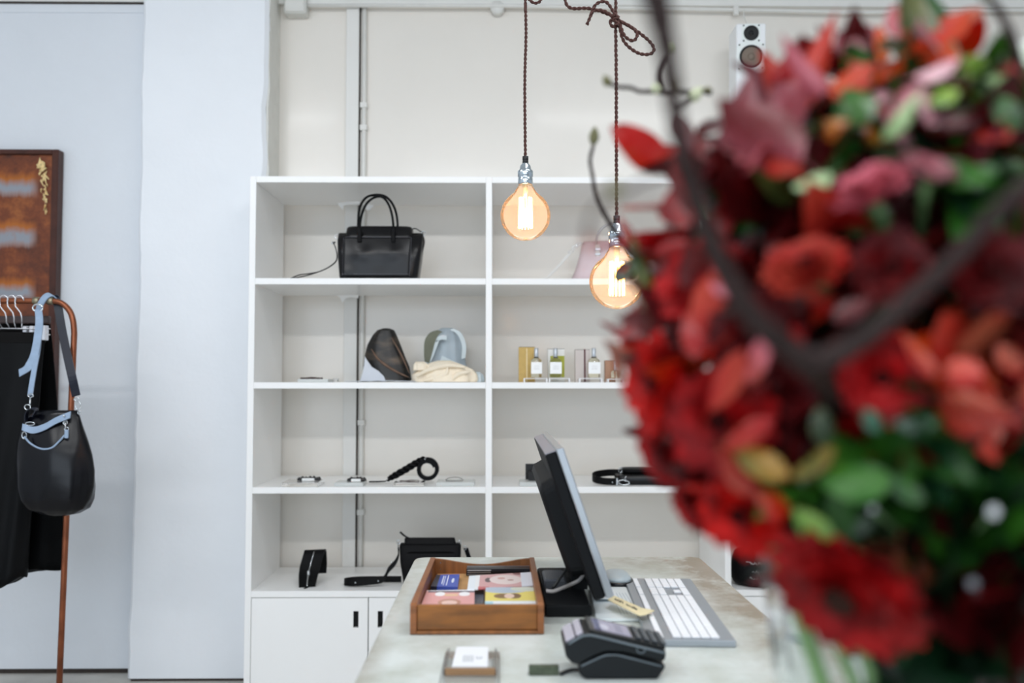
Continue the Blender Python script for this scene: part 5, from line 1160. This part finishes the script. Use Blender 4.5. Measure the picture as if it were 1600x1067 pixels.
bloom(1545, 430, 80, (.2, -.95, .2), 'dred', 'dark red dahlia at the right picture edge, under the branch', .0)
bloom(1080, 440, 68, (-.7, -.6, .4), 'red', 'red dahlia at the upper left edge below the pointed red leaf', .005)
bloom(1000, 520, 52, (-.9, -.3, .3), 'red', 'small red dahlia peeping out at the left edge, level with the perfume bottles', .02)
bloom(1575, 905, 72, (.2, -.9, -.3), 'maroon', 'dark maroon dahlia low at the right picture edge', .0)
bloom(1090, 790, 50, (-.7, -.6, -.4), 'red', 'small red dahlia low on the left edge, beside the bright low one', .02)
bloom(1365, 305, 66, (-.5, -.25, .9), 'pink', 'pink flower high in the middle of the bouquet', 0, 'pink_flower', '#b5606c', flat=1.1, fr=2)
bloom(1452, 280, 58, (.4, -.2, .9), 'palepink', 'pale pink flower right of the brighter pink one', 0, 'pink_flower', '#b5606c', flat=1.1, fr=2)
bloom(1215, 610, 62, (-.2, -1, 0), 'dred', 'dark red dahlia under the lower end of the thick branch', .015)
bloom(1455, 830, 50, (0, -1, -.2), 'maroon', 'maroon dahlia sunk among the deep green leaves', .03)
# --- leaf sprays with hand placed leaves
S = spray
S(1185, 190, 65, ['mauve', 'coral', 'mauve', 'dred'], 12, 'spray of dusky mauve-red leaves at the upper left of the bouquet', .01, [((1250, 250), (1130, 165), 95, 'mauve'), ((1240, 200), (1190, 110), 85, 'mauve'), ((1120, 240), (1180, 130), 60, 'mauve')])
S(1255, 110, 30, ['red', 'dred'], 4, 'spray of curled red leaves at the top, left of the maroon leaf', .02, [((1200, 130), (1270, 70), 60, 'red'), ((1240, 150), (1290, 80), 50, 'coral'), ((1295, 140), (1230, 90), 40, 'pink')])
S(1340, 110, 45, ['orange', 'maroon', 'amber', 'dred'], 8, 'spray of maroon and orange leaves at the very top middle', .02, [((1310, 80), (1360, 30), 62, 'mauve'), ((1300, 150), (1365, 105), 50, 'orange'), ((1330, 95), (1385, 115), 35, 'orange')])
S(1430, 70, 35, ['olive', 'pink', 'olive', 'maroon'], 6, 'spray of olive and pinkish leaves reaching over the top edge', .02, [((1440, 75), (1425, -5), 60, 'olive'), ((1415, 60), (1395, 10), 42, 'pink'), ((1470, 60), (1455, 0), 40, 'dgreen')])
S(1500, 80, 35, ['orange', 'salmon', 'bred'], 5, 'spray with one flame-orange pointed leaf at the top right', .02, [((1430, 75), (1510, 20), 62, 'orange', -.02, 3), ((1490, 95), (1420, 60), 46, 'orange'), ((1590, 110), (1545, 55), 45, 'pink')])
S(1350, 180, 60, ['green', 'dgreen', 'olive', 'amber'], 14, 'spray of mid green leaves in the upper middle, under the orange leaves', .015, [((1310, 140), (1370, 200), 60, 'green'), ((1290, 190), (1330, 215), 40, 'amber')])
S(1450, 150, 60, ['green', 'lime', 'maroon', 'lgreen', 'palepink'], 14, 'spray of lime and pale green leaves in the upper right', .01, [((1380, 215), (1440, 150), 26, 'lgreen'), ((1430, 120), (1500, 100), 34, 'palepink'), ((1450, 165), (1500, 140), 30, 'lime')])
S(1560, 140, 60, ['lime', 'lgreen', 'green', 'white'], 14, 'palest green leaf spray, at the top right picture edge', .0, [((1500, 110), (1565, 85), 36, 'lime'), ((1550, 130), (1600, 90), 50, 'lgreen'), ((1560, 150), (1590, 190), 40, 'green')])
S(1500, 210, 55, ['maroon', 'mauve', 'dred', 'orange'], 12, 'spray of wine-red leaves between the pale green ones and the pink flowers', .0, [((1470, 190), (1540, 185), 40, 'maroon'), ((1530, 215), (1580, 190), 46, 'coral')])
S(1530, 275, 60, ['dgreen', 'green', 'dgreen', 'xgreen'], 16, 'spray of glossy dark green leaves right of the pink flowers', .0, [((1480, 250), (1545, 300), 50, 'green'), ((1560, 260), (1500, 290), 36, 'green')])
S(1265, 300, 70, ['maroon', 'dred', 'coral', 'olive', 'dgreen'], 22, 'spray of mixed wine, coral and olive leaves above the coral flower', .01, [((1200, 240), (1245, 275), 50, 'coral'), ((1300, 270), (1240, 300), 34, 'lgreen'), ((1150, 240), (1215, 255), 50, 'pink')])
S(1090, 300, 45, ['red', 'dred', 'bred'], 10, 'spray of red leaves hanging off the thick branch on the left', .02, [((1060, 262), (952, 200), 72, 'bred', .02, 3), ((1050, 350), (1065, 290), 58, 'red'), ((1090, 340), (1050, 300), 40, 'red'), ((1075, 380), (1000, 395), 24, 'red'), ((1050, 175), (1085, 240), 34, 'mauve')])
S(1050, 400, 40, ['red', 'dred', 'olive', 'pink'], 12, 'spray of small red and olive leaves on the left edge beside the lower bulb', .02, [((1010, 480), (1000, 400), 32, 'olive'), ((1070, 450), (1090, 380), 46, 'dred')])
S(985, 560, 22, ['copper', 'dgreen', 'red'], 5, 'few small copper and green leaves poking out beside the perfume bottles', .03, [((990, 555), (950, 540), 26, 'copper'), ((985, 600), (995, 550), 36, 'olive')])
S(1130, 520, 110, ['red', 'dred', 'bred', 'dred', 'maroon'], 40, 'broad spray of blood-red leaves filling the left centre', .0, [((1085, 520), (1130, 420), 50, 'coral'), ((1150, 470), (1120, 400), 46, 'pink'), ((1110, 640), (1165, 545), 44, 'coral', -.03), ((1090, 560), (1075, 480), 40, 'coral', -.02), ((1170, 600), (1190, 520), 34, 'pink', -.03), ((1130, 700), (1190, 650), 38, 'coral', -.03)])  # coral and pink leaf colours stand in for highlights on the reds
S(1150, 725, 72, ['red', 'dred', 'bred', 'maroon'], 24, 'spray of blood-red leaves low on the left side', .005, [((1180, 770), (1120, 700), 44, 'coral', -.02), ((1215, 820), (1190, 750), 46, 'bred', -.03)])
S(1220, 730, 45, ['olive', 'dgreen', 'dred'], 10, 'spray with one curved ochre-yellow leaf, lower centre left', .0, [((1145, 705), (1235, 745), 44, 'ochre', -.025, 3), ((1235, 745), (1310, 700), 36, 'ochre', -.025, 3), ((1290, 700), (1285, 640), 36, 'olive')])
S(1270, 810, 40, ['green', 'dgreen', 'xgreen'], 8, 'spray with a light lime leaf pointing down to the lowest dahlia', .0, [((1240, 795), (1310, 865), 42, 'lime', -.03, 3), ((1310, 750), (1320, 850), 44, 'green', -.02)])
S(1360, 750, 60, ['green', 'dgreen', 'green'], 14, 'spray of bright green leaves, lower centre of the bouquet', .0, [((1280, 750), (1400, 755), 62, 'green', -.025, 3), ((1400, 740), (1440, 790), 40, 'green'), ((1330, 770), (1290, 720), 40, 'lime')])
S(1430, 680, 70, ['dgreen', 'teal', 'xgreen', 'dred'], 22, 'spray of bluish green leaves right of the lower centre', .0, [((1395, 660), (1465, 665), 30, 'teal'), ((1350, 640), (1380, 670), 30, 'teal')])
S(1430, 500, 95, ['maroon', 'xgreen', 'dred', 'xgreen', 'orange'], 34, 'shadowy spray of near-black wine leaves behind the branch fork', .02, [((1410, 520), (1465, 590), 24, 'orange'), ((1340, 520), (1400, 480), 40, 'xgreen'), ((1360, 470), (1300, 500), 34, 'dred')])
S(1550, 600, 80, ['coral', 'orange', 'dred', 'salmon', 'red'], 20, 'spray of orange and coral leaves at the right edge, mid height', -.005, [((1480, 615), (1600, 665), 34, 'orange', -.03), ((1480, 570), (1540, 590), 46, 'coral'), ((1560, 540), (1600, 585), 34, 'salmon')])
S(1340, 640, 80, ['dred', 'maroon', 'xgreen', 'red'], 24, 'spray of deep wine-red leaves under the red centre dahlia', .02)
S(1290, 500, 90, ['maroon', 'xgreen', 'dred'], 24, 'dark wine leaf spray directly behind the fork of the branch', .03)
S(1490, 790, 95, ['dgreen', 'xgreen', 'green', 'dgreen'], 34, 'dense deep green leaf spray at the lower right', .01)
S(1440, 930, 60, ['copper', 'maroon', 'copper', 'xgreen'], 12, 'spray of copper-brown leaves hanging beside the lowest dahlia', .0, [((1405, 860), (1400, 950), 44, 'copper', -.02, 3), ((1440, 880), (1450, 980), 34, 'copper', -.02)])
S(1570, 850, 80, ['dgreen', 'xgreen', 'maroon', 'dred'], 24, 'dark spray of green and maroon leaves at the lower right picture edge', .01)
S(1530, 1000, 110, ['xgreen', 'xgreen', 'xgreen', 'maroon'], 50, 'lowest and darkest green leaf spray, hanging over the vase at the right', -.02, ls=1.7)  # near-black leaves added as a dark mass in front of the vase
S(1450, 1010, 75, ['xgreen', 'maroon', 'xgreen'], 30, 'almost black foliage over the vase rim, below the copper leaves', .02, ls=1.5)  # more of the added dark mass, blacking out the pale background
S(1380, 330, 110, ['maroon', 'dred', 'dgreen', 'mauve'], 26, 'spray of muted wine leaves behind the pink flowers', .04)
S(1540, 370, 70, ['dred', 'maroon', 'dgreen'], 20, 'spray of wine leaves behind the right limb of the branch', .03)
S(1600, 500, 60, ['dred', 'maroon', 'red'], 18, 'red leaf spray half outside the right picture edge', .01)
S(1590, 720, 70, ['xgreen', 'dgreen', 'dred'], 20, 'dark leaf spray at the right picture edge, under the orange leaves', .02)
S(1200, 300, 50, ['maroon', 'olive', 'dred', 'dgreen'], 16, 'spray of wine and olive leaves right beside the upper limb of the branch', .02, ls=1.5)
# deep leaves in near-black colours that paint shade into the heart of the bouquet
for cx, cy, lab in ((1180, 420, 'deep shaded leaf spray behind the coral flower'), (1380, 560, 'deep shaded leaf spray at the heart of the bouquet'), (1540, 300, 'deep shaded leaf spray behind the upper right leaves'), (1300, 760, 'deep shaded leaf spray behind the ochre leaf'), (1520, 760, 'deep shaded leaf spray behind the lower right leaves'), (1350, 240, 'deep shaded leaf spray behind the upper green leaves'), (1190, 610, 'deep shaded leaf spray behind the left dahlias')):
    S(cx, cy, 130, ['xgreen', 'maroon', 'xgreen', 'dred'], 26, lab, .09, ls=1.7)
# --- woody branches
def pathR(pts, n=6):
    P = cr([at(a[0], a[1], a[2]) for a in pts], n); R = []
    for i in range(len(P)):
        q = i/n; k = min(int(q), len(pts)-2); f = q-k; R.append((pts[k][3]*(1-f)+pts[k+1][3]*f)/2*(pts[k][2]*(1-f)+pts[k+1][2]*f)/F*(1+.06*math.sin(i*1.9)))
    return P, R
b0 = at(1270, 572, .40)
br = thing('bare_branch', tuple(b0), 'thick dark bare branch forking in front of the flowers', 'branch')
P, R = pathR([(1012, -60, .36, 58), (1028, 10, .36, 44), (1044, 90, .362, 32), (1056, 180, .366, 28), (1072, 260, .37, 32), (1100, 350, .375, 34), (1140, 440, .38, 36), (1190, 510, .385, 38), (1270, 572, .395, 42)])
obj('limb', MB().tube(P, R, 12), M_wstem, br)
P, R = pathR([(1262, 570, .395, 42), (1310, 552, .39, 38), (1370, 515, .385, 34), (1430, 460, .38, 32), (1500, 395, .375, 30), (1560, 330, .37, 32), (1660, 240, .365, 36)])
obj('limb', MB().tube(P, R, 12), M_wstem, br)
P, R = pathR([(1262, 566, .395, 42), (1290, 600, .46, 34), (1330, 700, .56, 28), (1400, 860, .60, 26)])
P2 = [Vector((VX+.01, VY+.02, VZ+VH)), Vector((VX, VY, VZ+.14)), Vector((VX-.01, VY-.01, VZ+.02))]
obj('main_stem', MB().tube(P+cr([P[-1]]+P2, 5)[1:], R+[.005]*15, 10), M_wstem, br)
M_bud = mat('pale_furry_bud', '#c4c8a6', .9, var=.15, vscale=120); M_budg = mat('green_brown_bud', '#6d6a4a', .8, var=.2, vscale=100)
def bud(parent, p, d, L_, r, m, name='bud'):
    d = Vector(d).normalized(); return obj(name, MB().lathe(p, [(r*.4, 0), (r*.85, L_*.2), (r, L_*.45), (r*.7, L_*.75), (r*.15, L_)], 14, d), m, parent)
tw = thing('budding_twig', tuple(at(1040, 146, .85)), 'slim side twig with pale furry buds crossing the second lamp cord', 'branch')
TY_ = .50
def twig(parent, pts, name='twig'):
    P, R = pathR(pts, 5); return obj(name, MB().tube(P, R, 8), M_wstem, parent)
twig(tw, [(1058, 190, .40, 14), (1048, 150, .6, 10), (1040, 146, .85, 9), (1020, 143, .85, 8), (1000, 143, .85, 7), (985, 137, .85, 7), (968, 136, .85, 7), (952, 130, .85, 7)])
twig(tw, [(1032, 140, .85, 9), (1028, 118, .85, 8), (1034, 96, .85, 8), (1046, 80, .85, 8)])
twig(tw, [(1056, 176, .45, 12), (1066, 166, .62, 10), (1076, 158, .85, 9), (1086, 148, .85, 8)]); twig(tw, [(1052, 140, .6, 9), (1072, 144, .85, 8), (1092, 142, .85, 8), (1112, 146, .85, 8)])
bud(tw, at(952, 134, .85), (-.5, 0, 1), .011, .0044, M_budg); bud(tw, at(1046, 82, .85), (.4, 0, .8), .011, .006, M_bud); bud(tw, at(1078, 157, .85), (.8, 0, .85), .017, .006, M_bud); bud(tw, at(1027, 146, .85), (-.2, 0, .6), .010, .005, M_bud); bud(tw, at(1100, 140, .85), (1, 0, -.1), .008, .0034, M_budg); bud(tw, at(1050, 120, .45), (.2, -.1, -1), .011, .005, M_budg)
tv = thing('budding_twig', tuple(at(985, 395, .95)), 'thin dark curving twig with one upright bud, in front of the lower bulb', 'branch')
YT = .95
twig(tv, [(1165, 480, .40, 16), (1120, 490, .55, 12), (1075, 475, .75, 9), (1010, 415, YT, 9), (985, 395, YT, 9), (965, 368, YT, 8), (945, 335, YT, 8), (931, 305, YT, 7), (926, 275, YT, 6), (922, 250, YT, 6), (927, 228, YT, 6)])
bud(tv, at(927, 226, YT), (.1, 0, 1), .019, .0054, M_budg)
leaf(tv, at(1000, 405, YT), at(958, 438, YT), .021, Vector((-.2, -1, .4)), 'olive', 3); leaf(tv, at(985, 412, YT), at(966, 440, YT-.005), .014, Vector((.2, -1, .2)), 'copper', 1)
tn_ = thing('budding_twig', tuple(at(960, 320, .36)), 'very blurred nearby twig tip with a brown-green bud, upper left of the bulb', 'branch')
twig(tn_, [(1050, 270, .38, 9), (1000, 285, .37, 8), (975, 300, .36, 8), (955, 305, .36, 7)]); bud(tn_, at(972, 300, .36), (-.8, 0, .1), .007, .0038, M_budg)
twig(tn_, [(960, 303, .36, 6), (930, 325, .36, 6), (918, 350, .36, 7), (920, 375, .36, 8)]); leaf(tn_, at(915, 362, .36), at(928, 395, .36), .005, Vector((0, -1, 0)), 'copper', 3)
ta = thing('budding_twig', tuple(at(1580, 40, .5)), 'twig with a dark bud leaning over the top right corner of the bouquet', 'branch')
twig(ta, [(1600, 130, .5, 14), (1585, 70, .5, 16), (1565, 25, .5, 14), (1540, -10, .5, 12)]); bud(ta, at(1545, 0, .5), (-.4, 0, 1), .01, .004, M_budg)
# --- tiny white blossoms
wb = thing('white_blossom_sprig', tuple(surf(1530, 900, .0)), 'sprig of tiny white blossoms in front of the dark lower right leaves', 'flower')
M_wht = mat('white_petal', '#f2f4f6', .5)
for x, y, r in ((1552, 800, 17), (1520, 912, 15), (1521, 1015, 13), (1543, 985, 9), (1363, 795, 9)):
    p = surf(x, y, -.02); rr = .75*r*p.y/F; mb = MB()
    for k in range(5):
        a = 2*math.pi*k/5; u = Vector((math.cos(a), -.15, math.sin(a))); s = Vector((-math.sin(a), 0, math.cos(a)))
        mb.add([p, p+u*rr*.5+s*rr*.4, p+u*rr, p+u*rr*.5-s*rr*.4, p+u*rr*.5+Vector((0, rr*.3, 0))], [(0, 1, 4), (1, 2, 4), (2, 3, 4), (3, 0, 4), (0, 1, 2, 3)], True)
    o = obj('blossom', mb, M_wht, wb)
st_ = MB()
for x, y in ((1552, 800), (1520, 912), (1521, 1015), (1363, 795)):
    a_, b_ = surf(x, y, -.012), surf(1500, 900, .05); st_.tube([a_, a_.lerp(b_, .5)+Vector((0, .01, 0)), b_], .0009, 5)
obj('stalks', st_, M_stem, wb)['kind'] = 'stuff'
# --- pale green stalks in the vase, left to right
for i, (a_, b_, r, lab) in enumerate((((1208, 850, .54), (1292, 1090, .53), .0048, 'green stalk at the left inside the vase, rising past the rim'), ((1270, 930, .53), (1345, 1090, .52), .0034, 'second green stalk from the left inside the vase'), ((1322, 960, .53), (1372, 1090, .52), .0036, 'third green stalk from the left inside the vase'), ((1385, 960, .53), (1445, 1090, .52), .0042, 'fourth green stalk from the left inside the vase'))):
    p, q = at(*a_), at(*b_); d = (q-p); e = p+d*((VZ+.02-p.z)/d.z)
    e.x = VX+max(-.06, min(.06, e.x-VX)); e.y = VY+max(-.05, min(.05, e.y-VY))
    tag(obj('flower_stalk', MB().tube(cr([p-d*.15, p, q, e], 5), r, 8), M_stem), lab, 'stem', 'flower stalks standing in the vase')
